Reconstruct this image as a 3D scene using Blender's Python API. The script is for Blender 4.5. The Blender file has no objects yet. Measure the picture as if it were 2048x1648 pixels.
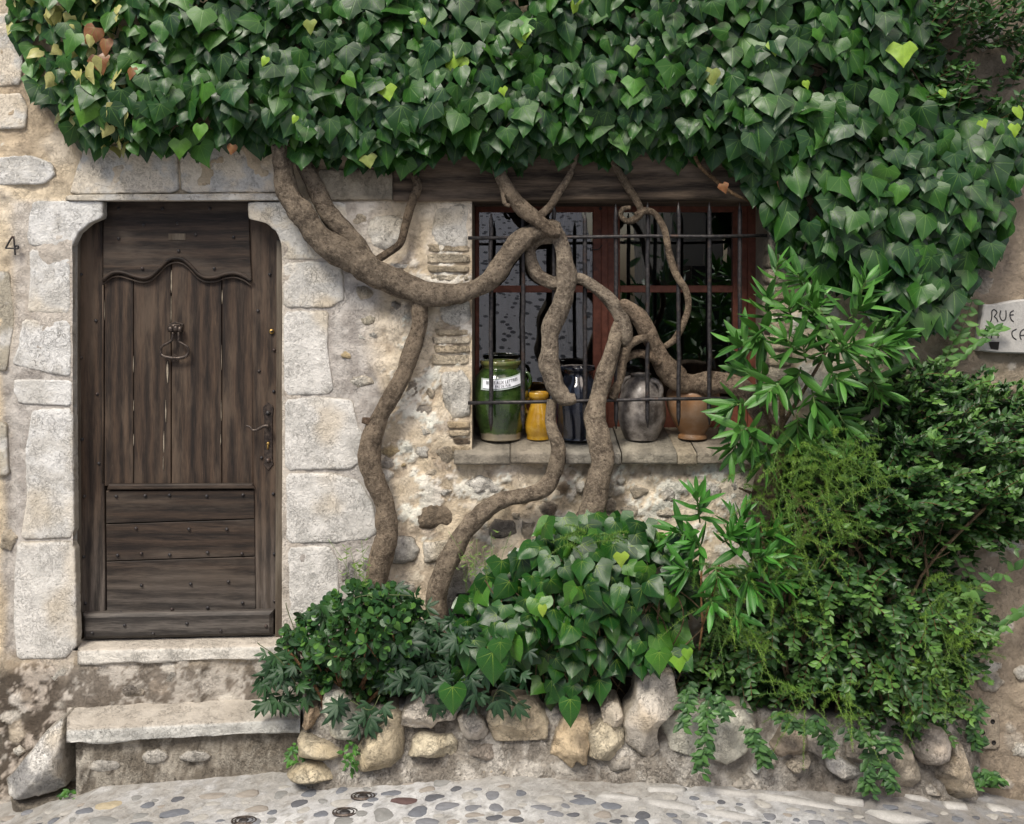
import bpy, math, random
import numpy as np
from mathutils import Vector, Matrix, Quaternion
random.seed(7); RNG = np.random.default_rng(7)
R = math.radians
scene = bpy.context.scene
COL = scene.collection
# ------------------------------------------------------------------ camera, sky, sun, exposure
PX, HY, D, H = 420.0, 560.0, 4.8, 2.2          # photo px per metre on the wall, horizon row, wall distance, eye height
cam_d = bpy.data.cameras.new('camera'); cam = bpy.data.objects.new('camera', cam_d); COL.objects.link(cam)
cam.location = (0, -D, H); cam.rotation_euler = (R(90), 0, 0)
cam_d.sensor_width = 36.0; cam_d.lens = 36.0*PX*D/2048.0
cam_d.shift_y = -(824.0-HY)/2048.0
cam_d.clip_start = 0.05; cam_d.clip_end = 500
scene.camera = cam
SUN_EL, SUN_AZ = 52.0, -28.0                   # azimuth measured from straight in front of the wall, negative = from the left
world = bpy.data.worlds.new('World'); scene.world = world; world.use_nodes = True
wn = world.node_tree.nodes; wl = world.node_tree.links
sky = wn.new('ShaderNodeTexSky'); sky.sky_type = 'NISHITA'; sky.sun_disc = False
sky.sun_elevation = R(SUN_EL); sky.sun_rotation = R(180+SUN_AZ); sky.air_density = 1.0; sky.dust_density = 3.0; sky.ozone_density = 0.6
wn['Background'].inputs['Strength'].default_value = 0.09
wl.new(sky.outputs[0], wn['Background'].inputs['Color'])
sun_d = bpy.data.lights.new('sun', 'SUN'); sun = bpy.data.objects.new('sun', sun_d); COL.objects.link(sun)
sun_d.energy = 2.9; sun_d.angle = R(20); sun_d.color = (1.0, 0.93, 0.82)
sdir = Vector((math.sin(R(SUN_AZ))*math.cos(R(SUN_EL)), -math.cos(R(SUN_AZ))*math.cos(R(SUN_EL)), math.sin(R(SUN_EL))))
sun.rotation_euler = (-sdir).to_track_quat('-Z', 'Y').to_euler()
sun.location = sdir*30
scene.view_settings.view_transform = 'Standard'; scene.view_settings.look = 'None'
scene.view_settings.gamma = 1.0; scene.view_settings.use_curve_mapping = False
scene.view_settings.exposure = 0.52
scene.render.engine = 'CYCLES'
scene.cycles.max_bounces = 6

# ------------------------------------------------------------------ measuring and noise
def W(px, py, Y=0.0):
    s = (D+Y)/D
    return ((px-1024.0)/PX*s, Y, H+(HY-py)/PX*s)
def Wx(px, Y=0.0): return (px-1024.0)/PX*(D+Y)/D
def Wz(py, Y=0.0): return H+(HY-py)/PX*(D+Y)/D
def m(px, Y=0.0): return px/PX*(D+Y)/D
def _h(ix, iy, iz, seed):
    n = (ix*374761393 + iy*668265263 + iz*2147483647 + seed*1274126177) & 0xffffffff
    n = ((n ^ (n >> 13))*1274126177) & 0xffffffff
    n = ((n ^ (n >> 16))*2246822519) & 0xffffffff
    return ((n ^ (n >> 15)) & 0xffffff)/16777215.0
def vnoise(p, seed=0):
    p = np.asarray(p, float); i = np.floor(p).astype(np.int64); f = p-i; f = f*f*(3-2*f)
    x, y, z = i[..., 0], i[..., 1], i[..., 2]; fx, fy, fz = f[..., 0], f[..., 1], f[..., 2]
    r = 0
    for dx in (0, 1):
        for dy in (0, 1):
            for dz in (0, 1):
                r = r + (fx if dx else 1-fx)*(fy if dy else 1-fy)*(fz if dz else 1-fz)*_h(x+dx, y+dy, z+dz, seed)
    return r
def fbm(p, scale=1.0, octs=4, seed=0, gain=0.5):
    p = np.asarray(p, float)*scale; a = 1.0; t = 0; s = 0
    for o in range(octs):
        s = s+a*vnoise(p+17.3*o, seed+o); t += a; a *= gain; p = p*2.03
    return s/t
def sm(x, a, b):
    t = np.clip((x-a)/(b-a), 0, 1); return t*t*(3-2*t)
def mixc(a, b, t):
    t = np.asarray(t)[..., None]; return np.asarray(a)*(1-t)+np.asarray(b)*t
def poly_sdf(P, poly):
    """signed distance, positive inside"""
    P = np.asarray(P, float); poly = np.asarray(poly, float); d = np.full(len(P), 1e18); ins = np.zeros(len(P), bool)
    for i in range(len(poly)):
        a = poly[i-1]; b = poly[i]; e = b-a; w = P-a
        t = np.clip((w@e)/max(e@e, 1e-12), 0, 1); q = w-t[:, None]*e
        d = np.minimum(d, (q**2).sum(1))
        c = ((a[1] > P[:, 1]) != (b[1] > P[:, 1]))
        with np.errstate(divide='ignore', invalid='ignore'):
            xx = (b[0]-a[0])*(P[:, 1]-a[1])/(b[1]-a[1])+a[0]
        ins ^= c & (P[:, 0] < xx)
    return np.where(ins, 1, -1)*np.sqrt(d)

# ------------------------------------------------------------------ objects
def props(o, label=None, cat=None, group=None, kind=None):
    if label: o['label'] = label
    if cat: o['category'] = cat
    if group: o['group'] = group
    if kind: o['kind'] = kind
    return o
def thing(name, loc, label, cat, group=None):
    o = bpy.data.objects.new(name, None); COL.objects.link(o); o.location = loc; o.empty_display_size = .05
    return props(o, label, cat, group)
def rootloc(o):
    l = Vector((0, 0, 0))
    while o is not None: l = l+o.location; o = o.parent
    return l
def make_mesh(name, V, F, mat, col=None, uv=None, smooth=True):
    me = bpy.data.meshes.new(name); V = np.asarray(V, np.float32)
    if isinstance(F, np.ndarray): groups = [F]
    else:
        groups = []; F = list(F)
        lens = sorted(set(len(f) for f in F))
        for L in lens: groups.append(np.array([f for f in F if len(f) == L], np.int32))
    me.vertices.add(len(V)); me.vertices.foreach_set('co', V.ravel())
    loops = np.concatenate([g.ravel() for g in groups]).astype(np.int32)
    tot = np.concatenate([np.full(len(g), g.shape[1], np.int32) for g in groups])
    st = np.concatenate([[0], np.cumsum(tot)[:-1]]).astype(np.int32)
    me.loops.add(len(loops)); me.loops.foreach_set('vertex_index', loops)
    me.polygons.add(len(tot)); me.polygons.foreach_set('loop_start', st); me.polygons.foreach_set('loop_total', tot)
    me.polygons.foreach_set('use_smooth', np.full(len(tot), smooth))
    if col is not None:
        a = me.attributes.new('col', 'FLOAT_COLOR', 'POINT')
        c = np.ones((len(V), 4), np.float32); c[:, :3] = col; a.data.foreach_set('color', c.ravel())
    if uv is not None:
        l = me.uv_layers.new(name='UVMap'); l.data.foreach_set('uv', np.asarray(uv, np.float32)[loops].ravel())
    me.materials.append(mat); me.update(calc_edges=True); me.validate()
    return me
def add(name, V, F, mat, parent=None, col=None, uv=None, smooth=True, kind=None):
    """world-space vertices; object origin sits on its parent's origin"""
    off = np.array(rootloc(parent)) if parent is not None else np.zeros(3)
    me = make_mesh(name, np.asarray(V, float)-off, F, mat, col, uv, smooth)
    o = bpy.data.objects.new(name, me); COL.objects.link(o)
    if parent is not None: o.parent = parent
    if kind: o['kind'] = kind
    return o
def inst(name, me, M, parent):
    o = bpy.data.objects.new(name, me); COL.objects.link(o); o.parent = parent
    o.matrix_local = Matrix.Translation(-rootloc(parent))@M
    return o
class MB:
    def __init__(s): s.V = []; s.F = []; s.n = 0
    def put(s, V, F):
        V = np.asarray(V, float); s.V.append(V); s.F += [[int(i)+s.n for i in f] for f in F]; s.n += len(V); return s
    def box(s, x0, x1, y0, y1, z0, z1, b=0.0):
        if b <= 0:
            V = [(x, y, z) for x in (x0, x1) for y in (y0, y1) for z in (z0, z1)]
            return s.put(V, [(0, 1, 3, 2), (4, 6, 7, 5), (0, 4, 5, 1), (2, 3, 7, 6), (0, 2, 6, 4), (1, 5, 7, 3)])
        V = []; c = [(x0, x1), (y0, y1), (z0, z1)]
        for ax in range(3):
            for sd in (0, 1):
                a, bb = [(1, 2), (2, 0), (0, 1)][ax]
                q = []
                for (i, j) in ((0, 0), (1, 0), (1, 1), (0, 1)):
                    p = [0, 0, 0]; p[ax] = c[ax][sd]; p[a] = c[a][i]+(b if i == 0 else -b); p[bb] = c[bb][j]+(b if j == 0 else -b); q.append(p)
                V += q
        def vid(ax, sd, sa, sb): return (ax*2+sd)*4+{(0, 0): 0, (1, 0): 1, (1, 1): 2, (0, 1): 3}[(sa, sb)]
        F = []
        for ax in range(3):
            for sd in (0, 1):
                q = [(ax*2+sd)*4+k for k in range(4)]; F.append(q if sd else q[::-1])
        def corner(face, sx, sy, sz):
            t = (sx, sy, sz); a, bb = [(1, 2), (2, 0), (0, 1)][face]; return vid(face, t[face], t[a], t[bb])
        for ax in range(3):
            f1, f2 = [(1, 2), (2, 0), (0, 1)][ax]
            for s1 in (0, 1):
                for s2 in (0, 1):
                    t0 = [0, 0, 0]; t0[f1] = s1; t0[f2] = s2; t1 = list(t0); t1[ax] = 1
                    q = [corner(f1, *t0), corner(f1, *t1), corner(f2, *t1), corner(f2, *t0)]
                    F.append(q if (s1 != s2) else q[::-1])
        for sx in (0, 1):
            for sy in (0, 1):
                for sz in (0, 1):
                    q = [corner(0, sx, sy, sz), corner(1, sx, sy, sz), corner(2, sx, sy, sz)]
                    F.append(q if (sx+sy+sz) % 2 else q[::-1])
        return s.put(V, F)
    def tube(s, pts, rad, seg=8, cap=True, squash=1.0):
        pts = np.asarray(pts, float); n = len(pts); rad = np.broadcast_to(np.asarray(rad, float), (n,))
        V, F = tube_geo(pts, rad, seg, cap); return s.put(V, F)
    def build(s, name, mat, parent=None, smooth=False, col=None, kind=None):
        V = np.concatenate(s.V)
        c = None if col is None else np.broadcast_to(np.asarray(col, float), (len(V), 3))
        return add(name, V, s.F, mat, parent, c, None, smooth, kind)
def tube_geo(pts, rad, seg=8, cap=True):
    n = len(pts); T = np.gradient(pts, axis=0); T /= np.linalg.norm(T, axis=1)[:, None]+1e-12
    up = np.array([0, -1.0, 0]);
    if abs(T[0]@up) > .9: up = np.array([1.0, 0, 0])
    N = np.zeros_like(pts); u = up-T[0]*(up@T[0]); N[0] = u/np.linalg.norm(u)
    for i in range(1, n):
        u = N[i-1]-T[i]*(N[i-1]@T[i]); N[i] = u/(np.linalg.norm(u)+1e-12)
    B = np.cross(T, N); a = np.linspace(0, 2*math.pi, seg, endpoint=False)
    V = pts[:, None, :]+rad[:, None, None]*(np.cos(a)[None, :, None]*N[:, None, :]+np.sin(a)[None, :, None]*B[:, None, :])
    V = V.reshape(-1, 3); F = []
    for i in range(n-1):
        for j in range(seg):
            k = (j+1) % seg; F.append((i*seg+j, i*seg+k, (i+1)*seg+k, (i+1)*seg+j))
    if cap:
        V = np.concatenate([V, pts[:1], pts[-1:]]); c0 = n*seg; c1 = c0+1
        for j in range(seg):
            k = (j+1) % seg; F.append((c0, k, j)); F.append((c1, (n-1)*seg+j, (n-1)*seg+k))
    return V, F
def catmull(P, n=8):
    P = np.asarray(P, float); P = np.vstack([2*P[0]-P[1], P, 2*P[-1]-P[-2]]); out = []
    for i in range(1, len(P)-2):
        p0, p1, p2, p3 = P[i-1:i+3]
        for t in np.linspace(0, 1, n, endpoint=False):
            out.append(.5*((2*p1)+(-p0+p2)*t+(2*p0-5*p1+4*p2-p3)*t*t+(-p0+3*p1-3*p2+p3)*t**3))
    out.append(P[-2]); return np.array(out)
def plate(name, poly, Yf, th, mat, parent, bev=.003, col=None, smooth=False):
    """polygon in photo pixels at depth Yf, front face bevelled, thickness th backwards"""
    p = np.array([W(x, y, Yf) for x, y in poly]); n = len(p)
    q = p[:, [0, 2]]; area = 0.5*sum(q[i-1][0]*q[i][1]-q[i][0]*q[i-1][1] for i in range(n))
    if area < 0: p = p[::-1]; q = q[::-1]
    e = np.roll(q, -1, 0)-q; e /= np.linalg.norm(e, axis=1)[:, None]+1e-12; nrm = np.stack([-e[:, 1], e[:, 0]], 1)
    nv = nrm+np.roll(nrm, 1, 0); nv /= np.maximum((nv*nv).sum(1)/2, .35)[:, None]
    ins = q+nv*bev
    V = [(a[0], Yf, a[1]) for a in ins]+[(a[0], Yf+bev, a[1]) for a in q]+[(a[0], Yf+th, a[1]) for a in q]
    F = [list(range(n))]
    for i in range(n):
        j = (i+1) % n
        F.append((i+n, j+n, j, i)); F.append((i+2*n, j+2*n, j+n, i+n))
    c = None if col is None else np.broadcast_to(np.asarray(col, float), (len(V), 3))
    return add(name, V, F, mat, parent, c, None, smooth)
def rect(x0, y0, x1, y1): return [(x0, y1), (x1, y1), (x1, y0), (x0, y0)]

# ------------------------------------------------------------------ materials
class NT:
    def __init__(s, name):
        s.mat = bpy.data.materials.new(name); s.mat.use_nodes = True; s.t = s.mat.node_tree; s.n = s.t.nodes; s.l = s.t.links
        s.b = s.n['Principled BSDF']
    def node(s, typ, **kw):
        n = s.n.new(typ)
        for k, v in kw.items():
            if k.startswith('_'): setattr(n, k[1:], v)
            else:
                i = n.inputs[k] if not k.isdigit() else n.inputs[int(k)]
                if isinstance(v, bpy.types.NodeSocket): s.l.new(v, i)
                else: i.default_value = v
        return n
    def inp(s, n, i, v):
        if isinstance(v, bpy.types.NodeSocket): s.l.new(v, n.inputs[i])
        else: n.inputs[i].default_value = v
    def math(s, op, a, b=0.0, c=None):
        n = s.n.new('ShaderNodeMath'); n.operation = op; s.inp(n, 0, a); s.inp(n, 1, b)
        if c is not None: s.inp(n, 2, c)
        return n.outputs[0]
    def mix(s, f, a, b, blend='MIX'):
        n = s.n.new('ShaderNodeMix'); n.data_type = 'RGBA'; n.blend_type = blend
        s.inp(n, 0, f); s.inp(n, 6, a if isinstance(a, bpy.types.NodeSocket) else tuple(a)+(1,)*(4-len(a)))
        s.inp(n, 7, b if isinstance(b, bpy.types.NodeSocket) else tuple(b)+(1,)*(4-len(b))); return n.outputs[2]
    def ramp(s, f, a, b, lo=0.0, hi=1.0):
        n = s.n.new('ShaderNodeMapRange'); n.interpolation_type = 'SMOOTHSTEP'
        s.inp(n, 0, f); n.inputs[1].default_value = a; n.inputs[2].default_value = b; n.inputs[3].default_value = lo; n.inputs[4].default_value = hi
        return n.outputs[0]
    def coord(s, scale=(1, 1, 1), rnd=True, obj=True):
        tc = s.n.new('ShaderNodeTexCoord'); mp = s.n.new('ShaderNodeMapping'); mp.inputs['Scale'].default_value = scale
        if rnd:
            oi = s.n.new('ShaderNodeObjectInfo'); v = s.n.new('ShaderNodeVectorMath'); v.operation = 'SCALE'
            cb = s.n.new('ShaderNodeCombineXYZ'); cb.inputs[0].default_value = 3.1; cb.inputs[1].default_value = 7.7; cb.inputs[2].default_value = 5.3
            s.l.new(cb.outputs[0], v.inputs[0]); s.l.new(oi.outputs['Random'], v.inputs['Scale'])
            ad = s.n.new('ShaderNodeVectorMath'); ad.operation = 'ADD'; s.l.new(tc.outputs['Object'], ad.inputs[0]); s.l.new(v.outputs[0], ad.inputs[1])
            s.l.new(ad.outputs[0], mp.inputs['Vector'])
        else: s.l.new(tc.outputs['Object'], mp.inputs['Vector'])
        return mp.outputs[0]
    def noise(s, vec, scale, detail=5.0, rough=.6, dist=0.0):
        n = s.n.new('ShaderNodeTexNoise'); s.l.new(vec, n.inputs['Vector']); n.inputs['Scale'].default_value = scale
        n.inputs['Detail'].default_value = detail; n.inputs['Roughness'].default_value = rough; n.inputs['Distortion'].default_value = dist
        return n.outputs['Fac']
    def vor(s, vec, scale, feat='F1'):
        n = s.n.new('ShaderNodeTexVoronoi'); n.feature = feat; s.l.new(vec, n.inputs['Vector']); n.inputs['Scale'].default_value = scale
        return n.outputs['Distance']
    def bump(s, h, strength, dist=.01, prev=None):
        n = s.n.new('ShaderNodeBump'); s.l.new(h, n.inputs['Height']); n.inputs['Strength'].default_value = strength; n.inputs['Distance'].default_value = dist
        if prev is not None: s.l.new(prev, n.inputs['Normal'])
        return n.outputs[0]
    def attr(s, name='col'):
        n = s.n.new('ShaderNodeAttribute'); n.attribute_name = name; return n.outputs['Color']
    def done(s, color, rough=.8, normal=None, spec=.5, **kw):
        s.inp(s.b, 'Base Color', color if isinstance(color, bpy.types.NodeSocket) else tuple(color)+(1,)*(4-len(color)))
        s.inp(s.b, 'Roughness', rough); s.b.inputs['Specular IOR Level'].default_value = spec
        if normal is not None: s.l.new(normal, s.b.inputs['Normal'])
        for k, v in kw.items(): s.inp(s.b, k.replace('_', ' '), v)
        return s.mat
M = {}
def stone_mat(name, bstr=.6, pits=.5, crack=.5, contrast=.28, scale=1.0, wander=.55, worm=.5, far=False):
    t = NT(name); v = t.coord(rnd=False); c = t.attr()
    if far:   # beyond the modelled pebbles the pavement's stones are left to the material
        sp = t.n.new('ShaderNodeSeparateXYZ'); t.l.new(v, sp.inputs[0]); vz = t.coord((5, 3, .01), rnd=False); cell = t.vor(vz, 1.3)
        c = t.mix(t.math('MULTIPLY', t.ramp(cell, .30, .36, 1, 0), t.ramp(sp.outputs[1], -2.2, -1.2, 1, 0)), c, (.06, .065, .08))
    n1 = t.noise(v, 9*scale, 8, .68, .4); n2 = t.noise(v, 34*scale, 6, .72, .6); n3 = t.noise(v, 120*scale, 4, .7)
    k = t.math('MULTIPLY', t.math('MULTIPLY_ADD', n1, contrast*2.2, 1-contrast*1.1), t.math('MULTIPLY_ADD', n2, contrast*2.8, 1-contrast*1.4))
    k = t.math('MULTIPLY', k, t.math('MULTIPLY_ADD', n3, contrast*2.2, 1-contrast*1.1)); c = t.mix(1.0, c, t_rgb(t, k), 'MULTIPLY')
    # wormy crinkles where the surface is chipped
    rg_ = t.math('SUBTRACT', 1.0, t.math('ABSOLUTE', t.math('MULTIPLY_ADD', t.noise(v, 26*scale, 5, .7, 1.5), 2.0, -1.0)))
    wm = t.math('MULTIPLY', t.ramp(rg_, .955, .995), t.ramp(t.noise(v, 8*scale, 4, .6), .42, .58)); c = t.mix(t.math('MULTIPLY', wm, worm*.75), c, (.10, .088, .075))
    pn = t.ramp(t.noise(v, 70*scale, 4, .78), .585, .66); zone = t.ramp(t.noise(v, 9*scale, 4, .6), .44, .6)
    pit = t.math('MULTIPLY', pn, zone); c = t.mix(t.math('MULTIPLY', pit, pits), c, (.06, .053, .046))
    wv = t.n.new('ShaderNodeVectorMath'); wv.operation = 'ADD'; nn = t.n.new('ShaderNodeTexNoise'); nn.inputs['Scale'].default_value = 7; nn.inputs['Detail'].default_value = 5
    t.l.new(v, nn.inputs['Vector']); sc = t.n.new('ShaderNodeVectorMath'); sc.operation = 'SCALE'; sc.inputs['Scale'].default_value = wander
    t.l.new(nn.outputs['Color'], sc.inputs[0]); t.l.new(v, wv.inputs[0]); t.l.new(sc.outputs[0], wv.inputs[1])
    ve = t.vor(wv.outputs[0], 6*scale, 'DISTANCE_TO_EDGE'); cr = t.math('MULTIPLY', t.ramp(ve, .0, .016, 1, 0), t.ramp(t.noise(v, 5, 2), .50, .60))
    c = t.mix(t.math('MULTIPLY', cr, crack), c, (.08, .07, .06))
    hgt = t.math('ADD', t.math('MULTIPLY', n1, .9), t.math('ADD', t.math('MULTIPLY', n2, .9), t.math('MULTIPLY', n3, .35)))
    hgt = t.math('SUBTRACT', hgt, t.math('ADD', t.math('MULTIPLY', pit, .35), t.math('ADD', t.math('MULTIPLY', cr, .4), t.math('MULTIPLY', wm, .35))))
    M[name] = t.done(c, .88, t.bump(hgt, bstr, .02), .3); return M[name]
def t_rgb(t, k):
    n = t.n.new('ShaderNodeCombineXYZ')
    for i in range(3): t.l.new(k, n.inputs[i])
    return n.outputs[0]
def wood_mat(name, axis, dark, light, grey, gz=None, bstr=.5, rough=.62, gs=1.0):
    """axis: direction of the grain, 0 x or 2 z"""
    t = NT(name); sc = [95*gs, 95*gs, 95*gs]; sc[axis] = 7*gs; v = t.coord(tuple(sc)); v1 = t.coord()
    sc2 = [9, 9, 9]; sc2[axis] = 1.6; vr = t.coord(tuple(sc2))
    g = t.noise(v, 1.0, 6, .7, .4); g2 = t.noise(v, 3.2, 3, .6)
    w = t.n.new('ShaderNodeTexWave'); w.wave_type = 'BANDS'; w.bands_direction = 'X' if axis == 2 else 'Z'; t.l.new(vr, w.inputs['Vector'])
    w.inputs['Scale'].default_value = .55; w.inputs['Distortion'].default_value = 14; w.inputs['Detail'].default_value = 4; w.inputs['Detail Scale'].default_value = .45
    gg = t.math('ADD', t.math('MULTIPLY', g, .62), t.math('MULTIPLY', w.outputs['Fac'], .16)); gg = t.math('ADD', gg, t.math('MULTIPLY', g2, .2))
    c = t.mix(t.ramp(gg, .32, .78), dark, light)
    wear = t.ramp(t.noise(vr, .9, 5, .65), .45, .66); c = t.mix(t.math('MULTIPLY', wear, .55), c, grey)
    if gz is not None:
        tc = t.n.new('ShaderNodeTexCoord'); sp = t.n.new('ShaderNodeSeparateXYZ'); t.l.new(tc.outputs['Object'], sp.inputs[0])
        f = t.ramp(t.math('ADD', sp.outputs[2], t.math('MULTIPLY', t.noise(v1, 4, 3), .25)), gz[0], gz[1], gz[2], 0); c = t.mix(f, c, t.mix(t.ramp(gg, .35, .75), (.034, .031, .029), (.19, .175, .16)))
    oi = t.n.new('ShaderNodeObjectInfo'); c = t.mix(1.0, c, t_rgb(t, t.math('MULTIPLY_ADD', oi.outputs['Random'], .4, .8)), 'MULTIPLY')
    st = t.math('MULTIPLY', t.ramp(g2, .72, .8), t.ramp(t.noise(v1, 8, 3), .5, .65)); c = t.mix(t.math('MULTIPLY', st, .5), c, (.26, .22, .16))
    M[name] = t.done(c, rough, t.bump(gg, bstr, .006), .35); return M[name]
stone_mat('limestone', .7, .45, .6, .115, 1.0, .55, .5)
stone_mat('plaster', .7, .4, .35, .15, .9, .55, .35)
stone_mat('rubble', 1.0, .8, .5, .34, 1.3, .55, .7)
stone_mat('boulder', .9, .45, .6, .26, 1.1, .55, .6)
stone_mat('cobble', .3, .2, .0, .22, 2.0, .5, .1)
stone_mat('road_mortar', .6, .5, .3, .22, 1.4, .5, .2, True)
wood_mat('door_wood_v', 2, (.010, .0068, .0055), (.078, .050, .033), (.125, .090, .064), (.25, .95, .5), .4)
wood_mat('door_wood_h', 0, (.010, .0068, .0055), (.074, .049, .034), (.115, .090, .070), (.1, .6, .8), .45)
wood_mat('beam_wood', 0, (.018, .013, .010), (.20, .145, .10), (.26, .20, .15), None, 1.0, .85, .7)
wood_mat('frame_wood', 2, (.06, .045, .032), (.17, .14, .105), (.2, .175, .14), None, .5, .8)
t = NT('red_paint'); v = t.coord(); n = t.noise(v, 30, 5); c = t.mix(t.ramp(n, .35, .7), (.13, .042, .026), (.20, .068, .042))
c = t.mix(t.math('MULTIPLY', t.ramp(t.noise(v, 9, 6, .7), .56, .64), .6), c, (.06, .025, .02)); M['red_paint'] = t.done(c, .55, t.bump(n, .25, .004), .4)
t = NT('iron'); v = t.coord(); n = t.noise(v, 60, 6, .7); c = t.mix(t.ramp(n, .4, .65), (.030, .029, .032), (.075, .068, .066)); c = t.mix(t.math('MULTIPLY', t.ramp(t.noise(v, 18, 5), .55, .68), .5), c, (.11, .06, .038)); M['iron'] = t.done(c, .5, t.bump(n, .4, .002), .5, Metallic=.55)
t = NT('old_iron'); v = t.coord(); n = t.noise(v, 90, 6, .7); c = t.mix(t.ramp(n, .4, .65), (.045, .036, .032), (.11, .085, .07)); M['old_iron'] = t.done(c, .42, t.bump(n, .5, .002), .5, Metallic=.6)
t = NT('brass'); v = t.coord(); n = t.noise(v, 200, 3); M['brass'] = t.done(t.mix(n, (.28, .17, .05), (.5, .34, .12)), .4, None, .5, Metallic=.9)
t = NT('bark'); v = t.coord(rnd=False); n = t.noise(v, 16, 8, .7, .3); n2 = t.noise(v, 75, 7, .75); n3 = t.noise(v, 260, 3, .6)
c = t.mix(t.ramp(n, .33, .68), (.12, .096, .074), (.38, .315, .24)); c = t.mix(t.ramp(n2, .50, .70), c, (.46, .39, .30)); c = t.mix(t.ramp(n2, .46, .36, 0, .8), c, (.05, .036, .026))
c = t.mix(1.0, c, t.attr(), 'MULTIPLY')
hb = t.math('ADD', n, t.math('ADD', t.math('MULTIPLY', n2, .7), t.math('MULTIPLY', n3, .2))); M['bark'] = t.done(c, .9, t.bump(hb, 1.0, .032), .25)
def glaze(name, a, b, rough=.16, lower=None, bs=.15, spec=.6, sc=14, coat=.6):
    t = NT(name); v = t.coord(); n = t.noise(v, sc, 6, .65); c = t.mix(t.ramp(n, .35, .68), a, b)
    sp = t.ramp(t.noise(v, 120, 3, .7), .64, .7); c = t.mix(t.math('MULTIPLY', sp, .5), c, [x*.4 for x in a])
    if lower is not None:
        tc = t.n.new('ShaderNodeTexCoord'); s2 = t.n.new('ShaderNodeSeparateXYZ'); t.l.new(tc.outputs['Object'], s2.inputs[0])
        f = t.ramp(t.math('ADD', s2.outputs[2], t.math('MULTIPLY', t.noise(v, 20, 3), .03)), lower[0], lower[0]+.012, 1, 0); c = t.mix(f, c, lower[1])
    M[name] = t.done(c, rough, t.bump(n, bs, .01), spec, Coat_Weight=coat, Coat_Roughness=.08); return M[name]
glaze('green_glaze', (.014, .036, .007), (.045, .085, .018), .18, (.045, (.28, .24, .17)))
glaze('rim_glaze', (.20, .17, .06), (.10, .16, .04), .15)
glaze('yellow_glaze', (.42, .22, .015), (.60, .36, .04), .15)
glaze('black_glaze', (.006, .008, .014), (.022, .026, .04), .10)
glaze('grey_clay', (.06, .05, .044), (.34, .31, .285), .42, None, .5, .4, 11, .15)
glaze('orange_clay', (.24, .12, .05), (.30, .20, .13), .5, None, .35, .35, 8, .12)
t = NT('paper'); M['paper'] = t.done((.72, .74, .80), .6)
t = NT('ink'); M['ink'] = t.done((.012, .012, .014), .6)
t = NT('tape'); M['tape'] = t.done((.40, .46, .42), .2, None, .5)
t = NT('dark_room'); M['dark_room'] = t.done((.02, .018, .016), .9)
t = NT('curtain'); v = t.coord(); M['curtain'] = t.done(t.mix(t.noise(v, 20), (.05, .045, .04), (.11, .10, .09)), .9)
t = NT('glass')
for nd in [t.b]: t.n.remove(nd)
fr = t.node('ShaderNodeFresnel', IOR=2.3); gl = t.node('ShaderNodeBsdfGlossy', Roughness=0.0); gl.inputs['Color'].default_value = (.92, .95, 1, 1)
gv = t.coord(rnd=False); gb = t.bump(t.noise(gv, 3.0, 1), .02, .02); t.l.new(gb, gl.inputs['Normal'])
tr = t.node('ShaderNodeBsdfTransparent'); tr.inputs['Color'].default_value = (.75, .78, .78, 1)
mx = t.node('ShaderNodeMixShader'); t.l.new(fr.outputs[0], mx.inputs[0]); t.l.new(tr.outputs[0], mx.inputs[1]); t.l.new(gl.outputs[0], mx.inputs[2])
t.l.new(mx.outputs[0], t.n['Material Output'].inputs['Surface']); M['glass'] = t.mat
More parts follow.
